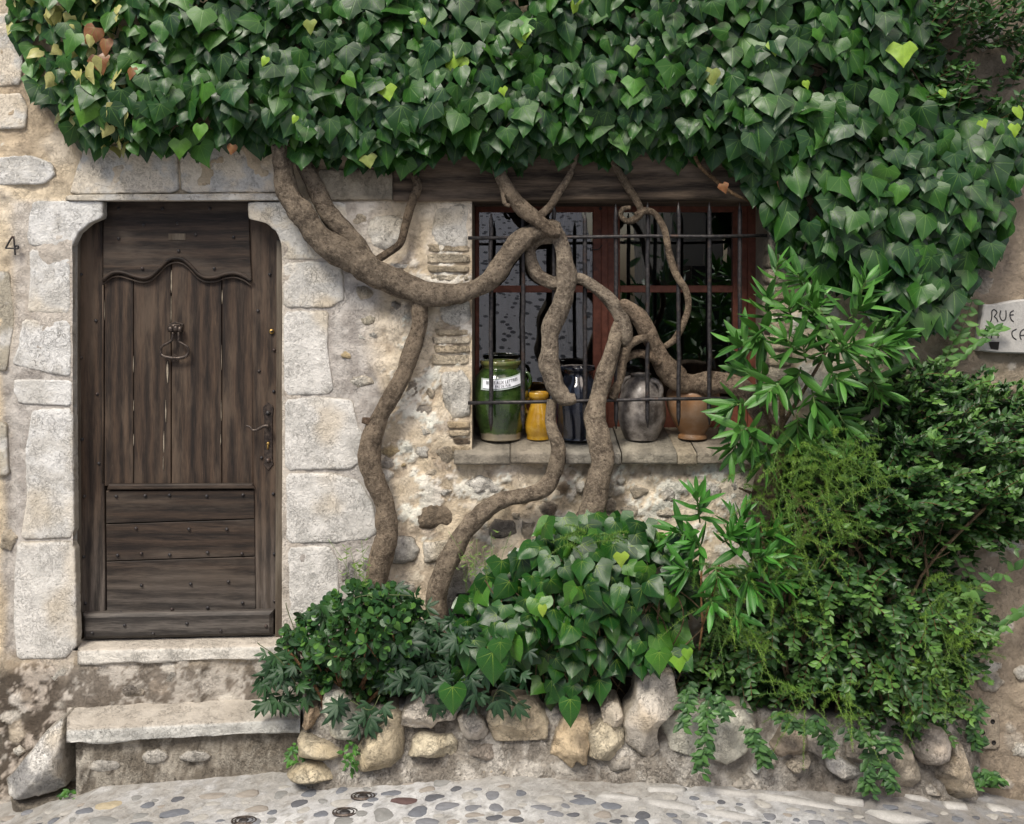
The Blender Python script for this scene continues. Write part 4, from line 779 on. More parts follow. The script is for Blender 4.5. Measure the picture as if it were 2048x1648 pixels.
# escutcheon, lever, lock
es = plate('escutcheon', [(527, 930), (536.5, 941), (547, 929), (545, 920), (545, 834), (547, 817), (545, 811), (540, 808), (536, 805), (532, 808), (527, 812), (525, 818), (528, 834), (528, 920)], DY-.004, .008, OI, door, .002)
g = MB(); g.tube([W(536, 853, DY-.004), W(536, 853, DY-.05)], .0095, 10); cv = catmull([W(537, 852, DY-.05), W(530, 852, DY-.053), (W(522, 855, DY-.054)), W(513, 860, DY-.055), W(505, 860, DY-.055), W(500, 854, DY-.053), W(492, 851.5, DY-.05)], 5); g.tube(cv, np.linspace(.0095, .0045, len(cv)), 8); g.build('lever_handle', M['old_iron'], door, True)
g = MB(); g.tube([W(536.3, 887, DY-.003), W(536.3, 887, DY-.012)], .0085, 12); g.box(Wx(534.7, DY), Wx(538, DY), DY-.011, DY-.003, Wz(898, DY), Wz(888, DY)); g.build('lock_cylinder', M['brass'], door, True)
g = MB(); g.tube([W(543.5, 663, DY+.003), W(543.5, 663, DY-.008)], .0125, 14); g.build('upper_lock', M['brass'], door, True)
g = MB(); g.tube([W(543.5, 663, DY-.006), W(543.5, 663, DY-.0095)], .006, 10); g.build('keyhole', M['dark_room'], door, True)
for y in (826, 921): inst('nail', nail, Matrix.Translation(W(536.3, y, DY-.005))@Matrix.Scale(1.5, 4), door)
plate('name_card', [(337, 480), (371, 480), (371, 467), (337, 467)], DY-.0155, .003, M['frame_wood'], door, .0005)

# ------------------------------------------------------------------ window
WY = .345
win = thing('casement_window', W(1225, 872, WY), 'red brown painted casement window of two leaves behind the iron grille', 'window')
RP = M['red_paint']
def bar(name, x0, y0, x1, y1, Y, th, parent=win, b=.003, mat=RP): return plate(name, rect(x0, y0, x1, y1), Y, th, mat, parent, b)
bar('outer_frame', 930, 404, 1520, 411, WY-.012, .07); bar('outer_frame', 930, 868, 1520, 885, WY-.012, .07)
bar('outer_frame', 930, 411, 949, 868, WY-.012, .07); bar('outer_frame', 1496, 411, 1530, 868, WY-.012, .07)
def leafw(x0, x1, gx0, gx1):
    g = MB(); zz = [Wz(q, WY) for q in (868, 800, 424, 411)]; xx = [Wx(q, WY) for q in (x0, gx0, gx1, x1)]
    g.box(xx[0], xx[1], WY, WY+.045, zz[0], zz[3], .003); g.box(xx[2], xx[3], WY, WY+.045, zz[0], zz[3], .003)
    g.box(xx[1]-.003, xx[2]+.003, WY+.003, WY+.043, zz[2], zz[3]-.001, .003); g.box(xx[1]-.003, xx[2]+.003, WY+.003, WY+.043, zz[0]+.001, zz[1], .003); lf = g.build('window_leaf', RP, win)
    bar('glazing_bar', gx0, 571, gx1, 585, WY+.004, .035, lf)
    for (a, b) in ((424, 571), (585, 800)):
        v = [W(gx0-3, b+3, WY+.022), W(gx1+3, b+3, WY+.022), W(gx1+3, a-3, WY+.022), W(gx0-3, a-3, WY+.022)]
        add('pane', v, [(0, 1, 2, 3)], M['glass'], lf, smooth=False)
    return lf
leafw(950, 1205, 958, 1186); leafw(1212, 1495, 1240, 1466)
bar('cover_strip', 1203, 411, 1216, 868, WY-.012, .02)
g = MB(); cv = catmull([W(1204, 490, WY-.02), W(1198, 498, WY-.025), W(1186, 499, WY-.03), W(1184, 494, WY-.03)], 4); g.tube(cv, .003, 6); g.build('window_hook', M['iron'], win, True)
g = MB(); g.tube([W(1201, 417, WY-.016), W(1201, 417, WY-.024)], .008, 10); g.build('screw_eye', M['iron'], win, True)
# dim room behind
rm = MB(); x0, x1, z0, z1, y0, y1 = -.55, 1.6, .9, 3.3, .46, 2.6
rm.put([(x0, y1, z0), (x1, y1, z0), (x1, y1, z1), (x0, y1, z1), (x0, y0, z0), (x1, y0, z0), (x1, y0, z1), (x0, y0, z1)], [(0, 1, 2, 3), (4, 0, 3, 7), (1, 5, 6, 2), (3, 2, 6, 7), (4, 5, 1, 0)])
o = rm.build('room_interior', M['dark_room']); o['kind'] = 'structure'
def sheet(name, px0, px1, py0, py1, Y, mat, folds, lab, cat):
    n = 40; V = []; 
    for j in range(2):
        for i in range(n): t_ = i/(n-1); V.append((Wx(px0+(px1-px0)*t_, Y), Y+.02*math.sin(t_*folds*6.28), Wz((py1, py0)[j], Y)))
    o = add(name, V, [(i, i+1, n+i+1, n+i) for i in range(n-1)], mat); return props(o, lab, cat)
sheet('curtain', 1120, 1190, 415, 700, .50, M['curtain'], 5, 'grey curtain hanging inside the left window leaf', 'curtain')
sheet('curtain', 1240, 1330, 415, 560, .52, M['curtain'], 6, 'short grey curtain inside the right window leaf', 'curtain')

# ------------------------------------------------------------------ iron grille
GY = -.028
gr = thing('window_grille', W(1225, 800, GY), 'wrought iron window grille of pointed upright bars and two cross bars', 'window grille')
def bar_iron(x, y0, y1):
    n = 14; ys_ = np.linspace(y0, y1, n); rg = np.random.default_rng(int(x)); pts = [W(x+rg.normal(0, .5), y, GY) for y in ys_]; rad = np.full(n, .0112); rad[0] = .002; rad[-1] = .002; 
    pts.insert(1, W(x, y0+18, GY)); pts.insert(-1, W(x, y1-18, GY)); rad = np.concatenate([[.002], [.010], np.full(n-2, .0105), [.010], [.002]])
    g = MB(); g.tube(pts, rad, 8); g.build('bar', M['iron'], gr, True)
for x, y0, y1 in [(982, 426, 862), (1046, 402, 858), (1108, 404, 860), (1170, 424, 858), (1232, 408, 858), (1295, 404, 856), (1357, 404, 852), (1419, 404, 850), (1480, 404, 850)]: bar_iron(x, y0, y1)
g = MB(); g.tube([W(x, y, GY-.014) for x, y in [(936, 476), (1100, 475), (1300, 472), (1420, 473), (1534, 471)]], .0085, 8); g.build('cross_bar', M['iron'], gr, True)
g = MB(); g.tube([W(x, y, GY-.014) for x, y in [(936, 806), (1060, 804), (1200, 801), (1330, 798), (1540, 796)]], .0085, 8); g.build('cross_bar', M['iron'], gr, True)

# ------------------------------------------------------------------ pots on the sill
def sill_z(Y): return Wz(906, -.06)+.155*(Y+.06)
def lathe(name, cx, Y, prof, mat, parent, seg=40, wob=.006, seed=1, zoff=0.0, smooth=True):
    X0 = Wx(cx, Y); V = []; F = []; k = len(prof); pr = catmull([(r, y, 0) for r, y in prof], 3) if k > 4 else np.array([(r, y, 0) for r, y in prof]); k = len(pr)
    for (r, y, _) in pr:
        for i in range(seg):
            a = 2*math.pi*i/seg; rr = max(r, .2)/PX*(D+Y)/D; V.append((X0+rr*math.cos(a), Y+rr*math.sin(a), Wz(y, Y)+zoff))
    V = np.array(V); nn = (fbm(V, 6, 3, seed)-.5)*2*wob; V[:, 0] += nn*(V[:, 0]-X0)/.1; V[:, 1] += nn*(V[:, 1]-Y)/.1
    for j in range(k-1):
        for i in range(seg): q = (i+1) % seg; F.append((j*seg+i, j*seg+q, (j+1)*seg+q, (j+1)*seg+i))
    return add(name, V, F, mat, parent, None, None, smooth)
def pot(nm, cx, Y, py_base, label, cat):
    o = thing(nm, (Wx(cx, Y), Y, sill_z(Y)), label, cat); return o, sill_z(Y)-Wz(py_base, Y)+.001
JY = .155
o, z = pot('storage_jar', 1001, JY, 879, 'wide green glazed jar with a paper label taped on, leftmost on the sill', 'jar')
lathe('body', 1001, JY, [(0, 879), (38, 879), (41, 873), (43, 862), (50, 835), (56, 805), (57.5, 785), (55, 765), (48, 750), (40, 741), (36, 737)], M['green_glaze'], o, seed=2, zoff=z)
lathe('rim', 1001, JY, [(36, 738), (38, 733), (41, 729), (41, 724), (37, 722), (32, 725), (30, 732), (32, 745), (40, 760), (44, 800)], M['rim_glaze'], o, seed=2, zoff=z)
def handle(parent, pts, r, mat, z=0, n=6):
    g = MB(); cv = catmull([(Wx(x, Y), Y, Wz(y, Y)+z) for x, y, Y in pts], n); g.tube(cv, r, 8); g.build('handle', mat, parent, True)
handle(o, [(1044, 752, JY), (1054, 748, JY-.005), (1060, 756, JY-.01), (1060, 768, JY-.01), (1055, 778, JY-.01)], .0095, M['green_glaze'], z)
def cyl_patch(name, cx, Y, r, pts2d, mat, parent, z, n=1, lift=.001):
    V = []
    for x, y in pts2d:
        a = (x-cx)/r; V.append((Wx(cx, Y)+(r/PX*(D+Y)/D+lift)*math.sin(a), Y-(r/PX*(D+Y)/D+lift)*math.cos(a), Wz(y, Y)+z))
    return V
def strip(name, cx, Y, rfun, xa, xb, top, bot, mat, parent, z, lift):
    n = 16; V = []
    for f in (bot, top):
        for i in range(n):
            t_ = i/(n-1); x = xa+(xb-xa)*t_; y = f(t_); r = rfun(y); rr = r/PX*(D+Y)/D+lift; a = (x-cx)/r
            V.append((Wx(cx, Y)+rr*math.sin(a), Y-rr*math.cos(a), Wz(y, Y)+z))
    return add(name, V, [(i, i+1, n+i+1, n+i) for i in range(n-1)], mat, parent, None, None, True)
rf = lambda y: float(np.interp(y, [741, 750, 765, 785, 800], [41, 49, 56, 58.5, 58]))
tp = lambda t_: 755.5+7*math.sin(t_*math.pi)*.55-8*t_+1*(1-t_); bt = lambda t_: tp(t_)+16.5
strip('tape', 1001, JY, rf, 961, 1046, lambda t_: tp(t_)-2.5, lambda t_: bt(t_)+3.5, M['tape'], o, z, .0035)
strip('paper_label', 1001, JY, rf, 966, 1043, tp, bt, M['paper'], o, z, .0060)
def text_obj(body, size):
    cu = bpy.data.curves.new('t', 'FONT'); cu.body = body; cu.size = size; cu.align_x = 'CENTER'; cu.align_y = 'CENTER'; cu.extrude = .0; cu.offset = .0004
    ob = bpy.data.objects.new('t', cu); COL.objects.link(ob); bpy.context.view_layer.update(); dg = bpy.context.evaluated_depsgraph_get()
    me = ob.evaluated_get(dg).to_mesh(); V = np.array([v.co[:] for v in me.vertices]); F = [list(p.vertices) for p in me.polygons]; ob.evaluated_get(dg).to_mesh_clear(); bpy.data.objects.remove(ob); bpy.data.curves.remove(cu); return V, F
def jar_text(body, size_px, xc, dy, squeeze):
    V, F = text_obj(body, 1.0); out = []
    for v in V:
        x = xc+v[0]*size_px*squeeze; t_ = (x-966)/77; y = tp(t_)+dy-v[1]*size_px; r = rf(y); rr = r/PX*(D+JY)/D+.0075; a = (x-1001)/r
        out.append((Wx(1001, JY)+rr*math.sin(a), JY-rr*math.cos(a), Wz(y, JY)+z))
    add('lettering', out, F, M['ink'], o, smooth=False)
jar_text('BOITE AUX LETTRES', 8.4, 1004.5, 5.4, .80); jar_text('PAS DE PUB', 6.6, 1006, 12.6, .85)
o, z = pot('jug', 1077, .15, 868, 'slim glossy yellow jug between the green and the black jar', 'jug')
lathe('body', 1077, .15, [(0, 868), (22, 868), (24, 865), (24, 861), (27, 850), (27.5, 838), (24, 820), (17, 800), (15.5, 793), (16, 788), (20, 785), (21, 778), (19, 774), (16, 776), (14, 790)], M['yellow_glaze'], o, seed=4, zoff=z)
handle(o, [(1060, 786, .15), (1052, 792, .14), (1051, 806, .14), (1056, 818, .145)], .007, M['yellow_glaze'], z)
o, z = pot('storage_jar', 1156, .16, 877, 'tall glossy black jar with a flared rim behind the ivy trunks', 'jar')
lathe('body', 1156, .16, [(0, 877), (40, 877), (42, 873), (42, 866), (43, 840), (44, 815), (43, 790), (39, 772), (31, 758), (27, 750), (28, 745), (34, 740), (35, 735), (33, 733), (28, 737), (25, 748)], M['black_glaze'], o, seed=5, zoff=z)
g = MB(); 
lathe('rim_inside', 1156, .16, [(33.5, 732.6), (30, 735.5), (27, 742)], M['grey_clay'], o, zoff=z+.001)
o, z = pot('jug', 1282, .15, 875, 'round mottled grey stoneware jug with a ribbed handle', 'jug')
lathe('body', 1282, .15, [(0, 875), (29, 875), (33, 871), (40, 855), (46, 835), (47.5, 815), (45, 795), (38, 775), (28, 760), (20, 754), (17, 751), (18, 748), (20, 746), (19, 744), (15, 746), (14, 756)], M['grey_clay'], o, seed=6, wob=.012, zoff=z)
handle(o, [(1303, 757, .10), (1316, 762, .08), (1322, 775, .075), (1320, 790, .075), (1314, 797, .08)], .0125, M['grey_clay'], z)
handle(o, [(1262, 752, .16), (1250, 756, .17), (1244, 768, .165), (1246, 782, .155)], .011, M['grey_clay'], z)
o, z = pot('bowl_pot', 1385, .16, 874, 'round orange earthenware pot under the thick ivy branch, rightmost on the sill', 'pot')
lathe('body', 1385, .16, [(0, 874), (26, 874), (28.5, 871), (27, 867), (24, 864), (28, 857), (40, 835), (49, 812), (52, 795), (49, 780), (40, 771), (38, 769), (41, 765), (37, 764), (33, 772)], M['orange_clay'], o, seed=7, zoff=z)

# ------------------------------------------------------------------ house number and street sign
def stroke(name, lines, Y, r, mat, parent, flat=None):
    g = MB()
    for L in lines:
        cv = catmull([W(x, y, Y) for x, y in L], 5) if len(L) > 2 else np.array([W(x, y, Y) for x, y in L]); g.tube(cv, r, 6)
    return g.build(name, mat, parent, True)
hn = stroke('house_number', [[(25.5, 472), (18, 484), (11.5, 496)], [(11, 496.5), (20, 496.5), (33, 497)], [(27, 472), (28.5, 485), (29.5, 497), (30.5, 510)], [(30, 494), (33, 491.5), (36.5, 493), (36, 497), (32, 497.5)]], -.035, .0044, M['iron'], None)
props(hn, 'black wrought iron house number 4 on the wall left of the door', 'house number')
sg = thing('street_sign', W(2080, 700, -.03), 'pale carved stone street sign reading RUE at the right edge', 'street sign')
pt_ = [(1958, 702), (2000, 706), (2260, 712), (2260, 590), (2100, 594), (2030, 601), (1990, 609), (1968, 609), (1960, 660)]
mS = stone_mat('sign_stone', .25, .25, .3, .15)
plate('slab', pt_, -.05, .05, mS, sg, .006, (.43, .42, .40))
s = .0971; T = lambda L: [(1900+x*s, 560+y*s) for x, y in L]
stroke('lettering', [T(L) for L in [[(822, 880), (850, 820), (862, 740), (862, 650), (905, 608), (965, 660), (940, 715), (905, 755)], [(915, 755), (960, 800), (985, 860)], [(1045, 625), (1025, 740), (1060, 820), (1100, 835), (1140, 800), (1155, 720), (1150, 625)], [(1310, 625), (1245, 670), (1235, 740), (1265, 820), (1310, 855)], [(1240, 720), (1310, 715)],
      [(755, 965), (715, 1030)], [(715, 1030), (712, 1100), (740, 1170), (785, 1205)], [(850, 1200), (870, 1100), (900, 1050), (960, 1060), (985, 1110), (990, 1195)], [(875, 1095), (980, 1100)], [(1370, 1010), (1290, 1050), (1275, 1110), (1300, 1180), (1365, 1228)], [(1465, 1228), (1440, 1150), (1460, 1060), (1530, 1015), (1580, 1080), (1590, 1228)], [(1440, 1140), (1590, 1135)]]], -.0505, .0028, M['ink'], sg)
plate('painted_flower_pot', T([(845, 1420), (1000, 1440), (1020, 1270), (805, 1275), (815, 1330)]), -.0525, .002, M['dark_room'], sg, .0005)

# ------------------------------------------------------------------ round inlaid medallions in the street
def medallion(px, py, w, lab):
    x, Y, z = ground_at(px, py); r = m(w, Y)/2; z += float(((fbm(np.array([[x, Y, 0.]]), 3, 4, 3)-.5)*.035)[0])+.0065
    o = thing('street_medallion', (x, Y, z), lab, 'medallion', 'round medallions set in the street')
    def ringm(nm, r0, r1, h, mat):
        n = 28; V = []; F = []
        for rr, hh in ((r0, h*.5), (r0+.2*(r1-r0), h), (r0+.8*(r1-r0), h), (r1, -.004)):
            for i in range(n): a = 2*math.pi*i/n; V.append((x+rr*math.cos(a), Y+rr*.62*math.sin(a), z+hh))
        for k in range(3):
            for i in range(n): j = (i+1) % n; F.append((k*n+i, (k+1)*n+i, (k+1)*n+j, k*n+j))
        add(nm, V, F, mat, o)
    ringm('outer_ring', r*.86, r, .0025, M['old_iron']); ringm('inner_ring', r*.62, r*.74, .002, M['old_iron']); ringm('disc', .0005, r*.45, .003, M['iron'])
medallion(726, 1593, 50, 'furthest right of the three round dark medallions in the street')
medallion(690, 1624, 52, 'middle one of the three round dark medallions in the street')
medallion(488, 1640, 52, 'leftmost of the three round dark medallions in the street')
# ------------------------------------------------------------------ foliage tools
def frames(d, n):
    d = d/np.linalg.norm(d, axis=1)[:, None]; n = n-(n*d).sum(1)[:, None]*d; n /= np.linalg.norm(n, axis=1)[:, None]+1e-9; u = np.cross(d, n)
    return u, d, n
def leaf_template(wid, notch=0.0, fold=.18, droop=.12, cols=4, wave=.0, seed=0, vs=None, npow=5):
    vs = [0, .08, .2, .35, .5, .65, .8, .92, 1.0] if vs is None else vs; V = []; F = []; rg = np.random.default_rng(seed); ph = rg.random()*6; c_ = np.linspace(-1, 1, cols+1)
    for v in vs:
        w = wid(v)
        for c in c_:
            u = w*c; vv = v-notch*abs(c)*(1-v)**npow; V.append((u, vv, -fold*abs(u)*1.0-droop*(vv)**2+wave*abs(c)*math.sin(9*v+ph+(2 if c > 0 else 0))))
    n = cols+1
    for j in range(len(vs)-1):
        for i in range(cols): F.append((j*n+i, j*n+i+1, (j+1)*n+i+1, (j+1)*n+i))
    V = np.array(V); return V, np.array(F, np.int32), np.stack([V[:, 0]+.5, V[:, 1]*.5+.25], 1)
def wf(pairs): xs_ = [a for a, b in pairs]; ys_ = [b for a, b in pairs]; return lambda v: float(np.interp(v, xs_, ys_))
def set_leaves(Ts, P, d, n, s, col, ids=None):
    """merged arrays of leaves built from templates"""
    u, d, n = frames(np.asarray(d, float), np.asarray(n, float)); s = np.asarray(s)[:, None]; Vs = []; Fs = []; C = []; UV = []; off = 0; ids = np.arange(len(P)) % len(Ts) if ids is None else ids
    for k, (V, F, uv) in enumerate(Ts):
        m_ = np.where(ids == k)[0]
        if not len(m_): continue
        X = P[m_][:, None, :]+s[m_][:, None]*(V[None, :, 0:1]*u[m_][:, None]+V[None, :, 1:2]*d[m_][:, None]+V[None, :, 2:3]*n[m_][:, None])
        Vs.append(X.reshape(-1, 3)); nv = len(V); Fs.append((F[None]+(np.arange(len(m_))*nv)[:, None, None]).reshape(-1, F.shape[1])+off); off += nv*len(m_)
        C.append(np.repeat(col[m_], nv, 0)); UV.append(np.tile(uv, (len(m_), 1)))
    return np.concatenate(Vs), np.concatenate(Fs), np.concatenate(C), np.concatenate(UV)
def plant_leaves(root, name, Ts, P, d, n, s, col, mat, nsep, score, sizes=6, kindname='foliage'):
    """the nsep leaves that show largest become parts of their own (shared meshes), the rest one part"""
    P = np.asarray(P, float); d = np.asarray(d, float); n = np.asarray(n, float); s = np.asarray(s, float); col = np.asarray(col, float)
    order = np.argsort(-score); sep = order[:nsep]; rest = order[nsep:]; ids = np.arange(len(P)) % len(Ts)
    # shared meshes: template x colour cluster
    if len(sep):
        cc = col[sep]; key = cc.sum(1); q = np.quantile(key, np.linspace(0, 1, sizes+1)[1:-1]); cl = np.searchsorted(q, key)+20*np.digitize(cc[:, 0]/np.maximum(cc[:, 1], 1e-4), [.2, .32, .42, .55, .75, 1.2]); cache = {}; u, dd, nn = frames(d[sep], n[sep]); base = rootloc(root)
        for i, k in enumerate(sep):
            kk = (int(ids[k]), int(cl[i]))
            if kk not in cache:
                V, F, uv = Ts[kk[0]]; mean = cc[cl == kk[1]].mean(0); cache[kk] = make_mesh(name, V, F, mat, np.broadcast_to(mean, (len(V), 3)), uv)
            o = bpy.data.objects.new(name, cache[kk]); COL.objects.link(o); o.parent = root
            Mx = Matrix([[u[i][r]*s[k], dd[i][r]*s[k], nn[i][r]*s[k], P[k][r]-base[r]] for r in range(3)]+[[0, 0, 0, 1]]); o.matrix_local = Mx
    if len(rest):
        V, F, C, UV = set_leaves(Ts, P[rest], d[rest], n[rest], s[rest], col[rest], ids[rest]); add(kindname, V, F, mat, root, C, UV, True, 'stuff')
def scatter(poly, step, seed, jitter=.9):
    rg = np.random.default_rng(seed); p = np.array(poly, float); x0, y0 = p.min(0); x1, y1 = p.max(0); gx, gy = np.meshgrid(np.arange(x0, x1, step), np.arange(y0, y1, step*.9)); gx = gx+(np.arange(gx.shape[0]) % 2)[:, None]*step/2
    q = np.stack([gx.ravel(), gy.ravel()], 1)+rg.uniform(-.5, .5, (gx.size, 2))*step*jitter; sd = poly_sdf(q, p); k = sd > 0; return q[k], sd[k]
def W3(px, py, Y): s = (D+Y)/D; return np.stack([(px-1024)/PX*s, Y, H+(HY-py)/PX*s], 1)

# ------------------------------------------------------------------ climbing ivy: trunks
ivy = thing('climbing_ivy', W(1160, 1100, -.15), 'old climbing ivy with twisted bare trunks and a thick leaf canopy over door and window', 'ivy')
def trunk(name, pts, seed, knots=1.0, tint=(1, 1, 1), seg=28, fib=.10):
    """pts: (px, py, radius px, Y)"""
    q = np.array([[*W(x, y, Y), m(r, Y)] for x, y, r, Y in pts]); c = catmull(q, 9); L = np.concatenate([[0], np.cumsum(np.linalg.norm(np.diff(c[:, :3], axis=0), axis=1))])
    n = max(8, int(L[-1]/.009)); s = np.linspace(0, L[-1], n); c = np.stack([np.interp(s, L, c[:, k]) for k in range(4)], 1)
    wob = fbm(np.stack([s, s*0, s*0], 1), 7, 3, seed)-.5; rad = c[:, 3]*(1+.20*knots*wob*2+.10*knots*(fbm(np.stack([s, s*0+3, s*0], 1), 22, 2, seed+1)-.5)*2)
    cen = c[:, :3].copy(); cen[:, 0] += c[:, 3]*.35*(fbm(np.stack([s, s*0+9, s*0], 1), 6, 2, seed+2)-.5)*2; cen[:, 2] += c[:, 3]*.2*(fbm(np.stack([s, s*0+5, s*0], 1), 6, 2, seed+3)-.5)*2
    V, F = tube_geo(cen, rad, seg, True); V = np.array(V); nb = n*seg; ang = np.tile(np.arange(seg)*2*math.pi/seg, n); ss = np.repeat(s, seg); rr = np.repeat(rad, seg)
    fp = np.stack([np.cos(ang+ss*4)*2.2, np.sin(ang+ss*4)*2.2, ss*9], 1); f1 = (fbm(fp, 1.0, 4, seed+5)-.5)*2; fp2 = np.stack([np.cos(ang+ss*3)*5, np.sin(ang+ss*3)*5, ss*9], 1); f2 = (fbm(fp2, 1, 3, seed+6)-.5)*2
    cc_ = np.repeat(cen, seg, 0); dirs = V[:nb]-cc_; V[:nb] = cc_+dirs*(1+f1*fib*1.5*knots+f2*fib*1.2)[:, None]
    col = np.ones((len(V), 3))*np.array(tint); k = fbm(V, 5, 4, seed+9); col *= (.8+.45*k)[:, None]; return add(name, V, F, M['bark'], ivy, col, None, True)
DK = (.84, .82, .80)
trunk('trunk', [(735, 1240, 22.9, -.13), (742, 1190, 21.5, -.12), (758, 1130, 22.9, -.11), (774, 1070, 21.5, -.10), (768, 1010, 20.7, -.09), (748, 955, 20.0, -.09), (738, 905, 20.7, -.09), (752, 855, 18.5, -.09), (786, 785, 17.0, -.09), (815, 725, 15.5, -.085), (838, 665, 16.3, -.08), (843, 610, 17.8, -.08), (845, 585, 16.3, -.08)], 1, .8, (.86, .82, .78))
trunk('stub', [(752, 845, 8.1, -.09), (738, 842, 9.0, -.10), (724, 840, 7.2, -.11)], 2, 1, (.7, .6, .55))
trunk('trunk', [(566, 290, 20, -.10), (568, 335, 20, -.10), (573, 372, 21, -.10), (588, 414, 23, -.10), (626, 460, 26, -.10), (684, 506, 28, -.09), (740, 538, 27, -.09), (780, 558, 26, -.09), (822, 576, 26, -.09), (872, 588, 25, -.09), (925, 582, 21, -.08), (970, 564, 19.5, -.08), (1006, 530, 19.5, -.07), (1036, 490, 20, -.07), (1068, 466, 19.5, -.06), (1098, 456, 19, -.06), (1122, 458, 12, -.06)], 3, 1.0, DK)
trunk('branch', [(604, 290, 16, -.06), (612, 335, 17, -.05), (636, 382, 18, -.05), (662, 428, 19, -.05), (694, 470, 19, -.05), (726, 508, 18, -.06), (748, 535, 14, -.07)], 4, .5, DK)
trunk('branch', [(750, 522, 6.8, -.07), (778, 505, 7.6, -.06), (802, 487, 7.6, -.06), (812, 450, 7.6, -.06), (822, 410, 8.5, -.06), (835, 372, 8.5, -.06), (826, 345, 6.8, -.06), (822, 300, 6.0, -.07)], 5, .6, (.6, .55, .5))
trunk('branch', [(985, 300, 9.9, -.12), (1000, 345, 11.7, -.10), (1022, 388, 14.4, -.10), (1048, 418, 16.2, -.10), (1076, 440, 15.3, -.10), (1104, 462, 13.5, -.10), (1122, 466, 8.1, -.10)], 6, .7, (.8, .76, .72))
trunk('branch', [(1000, 360, 5.6, -.10), (1006, 390, 4.8, -.11), (1010, 408, 4.8, -.12), (1020, 412, 4.0, -.12)], 61, .7, (.8, .76, .72))
trunk('branch', [(1078, 432, 7.6, -.10), (1100, 412, 7.6, -.09), (1118, 384, 7.6, -.09), (1140, 350, 6.8, -.08), (1156, 300, 6.0, -.09)], 7, .6, (.8, .76, .72))
trunk('trunk', [(1108, 450, 14.1, -.05), (1120, 480, 15.0, -.06), (1126, 520, 16.7, -.07), (1131, 560, 19.4, -.08), (1122, 610, 18.5, -.09), (1104, 655, 17.6, -.09), (1098, 700, 18.5, -.09), (1094, 728, 20.2, -.09), (1104, 762, 18.5, -.09), (1120, 792, 20.2, -.09), (1134, 799, 15.0, -.10), (1150, 796, 9.7, -.10)], 8, 1.0)
trunk('branch', [(1128, 470, 8.4, -.05), (1108, 476, 10.1, -.04), (1075, 482, 10.1, -.03), (1060, 500, 10.9, -.02), (1062, 525, 11.8, -.01), (1076, 550, 12.6, -.02), (1108, 566, 12.6, -.04), (1140, 556, 10.9, -.06), (1165, 558, 10.9, -.06), (1192, 575, 12.6, -.05), (1222, 602, 14.3, -.05), (1243, 640, 15.1, -.05), (1250, 672, 12.6, -.06), (1250, 692, 5.0, -.05)], 9, .8)
trunk('trunk', [(1106, 800, 9.1, -.06), (1100, 832, 10.6, -.08), (1103, 862, 12.9, -.10), (1116, 898, 13.7, -.11), (1112, 940, 14.4, -.11), (1092, 975, 16.0, -.11), (1050, 990, 15.2, -.11), (998, 1004, 16.0, -.11), (950, 1036, 19.8, -.11), (912, 1085, 20.5, -.12), (888, 1140, 19.8, -.13), (874, 1200, 19.8, -.14), (878, 1280, 22.0, -.15)], 10, .8, (.95, .93, .9))
trunk('trunk', [(1132, 1150, 28.8, -.16), (1152, 1095, 26.4, -.15), (1176, 1035, 25.6, -.14), (1192, 980, 24.8, -.13), (1206, 925, 23.2, -.12), (1200, 872, 22.4, -.11), (1190, 830, 19.2, -.09), (1198, 785, 18.4, -.08), (1213, 728, 17.6, -.07), (1226, 680, 15.2, -.06), (1234, 645, 11.2, -.05), (1238, 625, 4.0, -.04)], 11, .9, (1.02, 1, .97))
trunk('branch', [(1225, 800, 8.8, -.04), (1238, 760, 8.8, -.02), (1246, 715, 9.6, -.03), (1256, 690, 10.4, -.04), (1278, 678, 8.0, -.04), (1294, 676, 8.0, -.04)], 12, 1.1, (.85, .8, .75))
trunk('branch', [(1238, 742, 6.8, .0), (1250, 720, 7.6, .0), (1275, 708, 8.5, .0), (1300, 712, 9.3, .0), (1318, 726, 9.3, .02)], 13, .8, (.8, .72, .66))
trunk('trunk', [(1240, 604, 5.6, -.05), (1250, 610, 12.1, -.05), (1268, 622, 14.9, -.04), (1288, 648, 17.7, -.02), (1308, 692, 19.5, .02), (1330, 735, 21.4, .06), (1358, 764, 24.2, .08), (1400, 770, 21.4, .06), (1450, 768, 20.5, .0), (1490, 782, 21.4, -.08), (1525, 830, 20.5, -.13), (1545, 900, 18.6, -.14), (1530, 970, 18.6, -.13), (1518, 1060, 22.3, -.14)], 14, 1.0, (1.0, .92, .86))
trunk('branch', [(1218, 300, 6.0, -.09), (1232, 335, 7.5, -.07), (1252, 368, 8.2, -.06), (1272, 398, 8.2, -.05), (1282, 424, 6.8, -.05), (1270, 438, 6.8, -.05), (1254, 442, 5.2, -.06), (1243, 432, 4.5, -.06), (1246, 418, 4.5, -.07), (1262, 414, 3.8, -.07)], 15, .8, (.75, .7, .64))
trunk('branch', [(1272, 432, 6.1, -.05), (1292, 422, 7.6, -.05), (1312, 430, 6.8, -.05), (1330, 465, 6.8, -.05), (1338, 508, 6.8, -.05), (1352, 550, 6.8, -.05), (1370, 580, 6.8, -.04), (1376, 612, 6.8, -.03), (1368, 645, 6.8, -.02), (1350, 678, 6.8, .0), (1330, 692, 6.1, .02)], 16, .6, (.9, .83, .76))
trunk('branch', [(1385, 300, 3.6, -.10), (1402, 335, 3.6, -.09), (1432, 362, 4.0, -.08), (1462, 385, 3.6, -.09), (1500, 402, 3.1, -.10)], 17, .3, (.9, .7, .5))
trunk('branch', [(1700, 480, 9.6, -.10), (1668, 512, 10.4, -.09), (1640, 535, 9.6, -.08), (1600, 560, 9.6, -.10)], 18, .7, (.8, .68, .6))
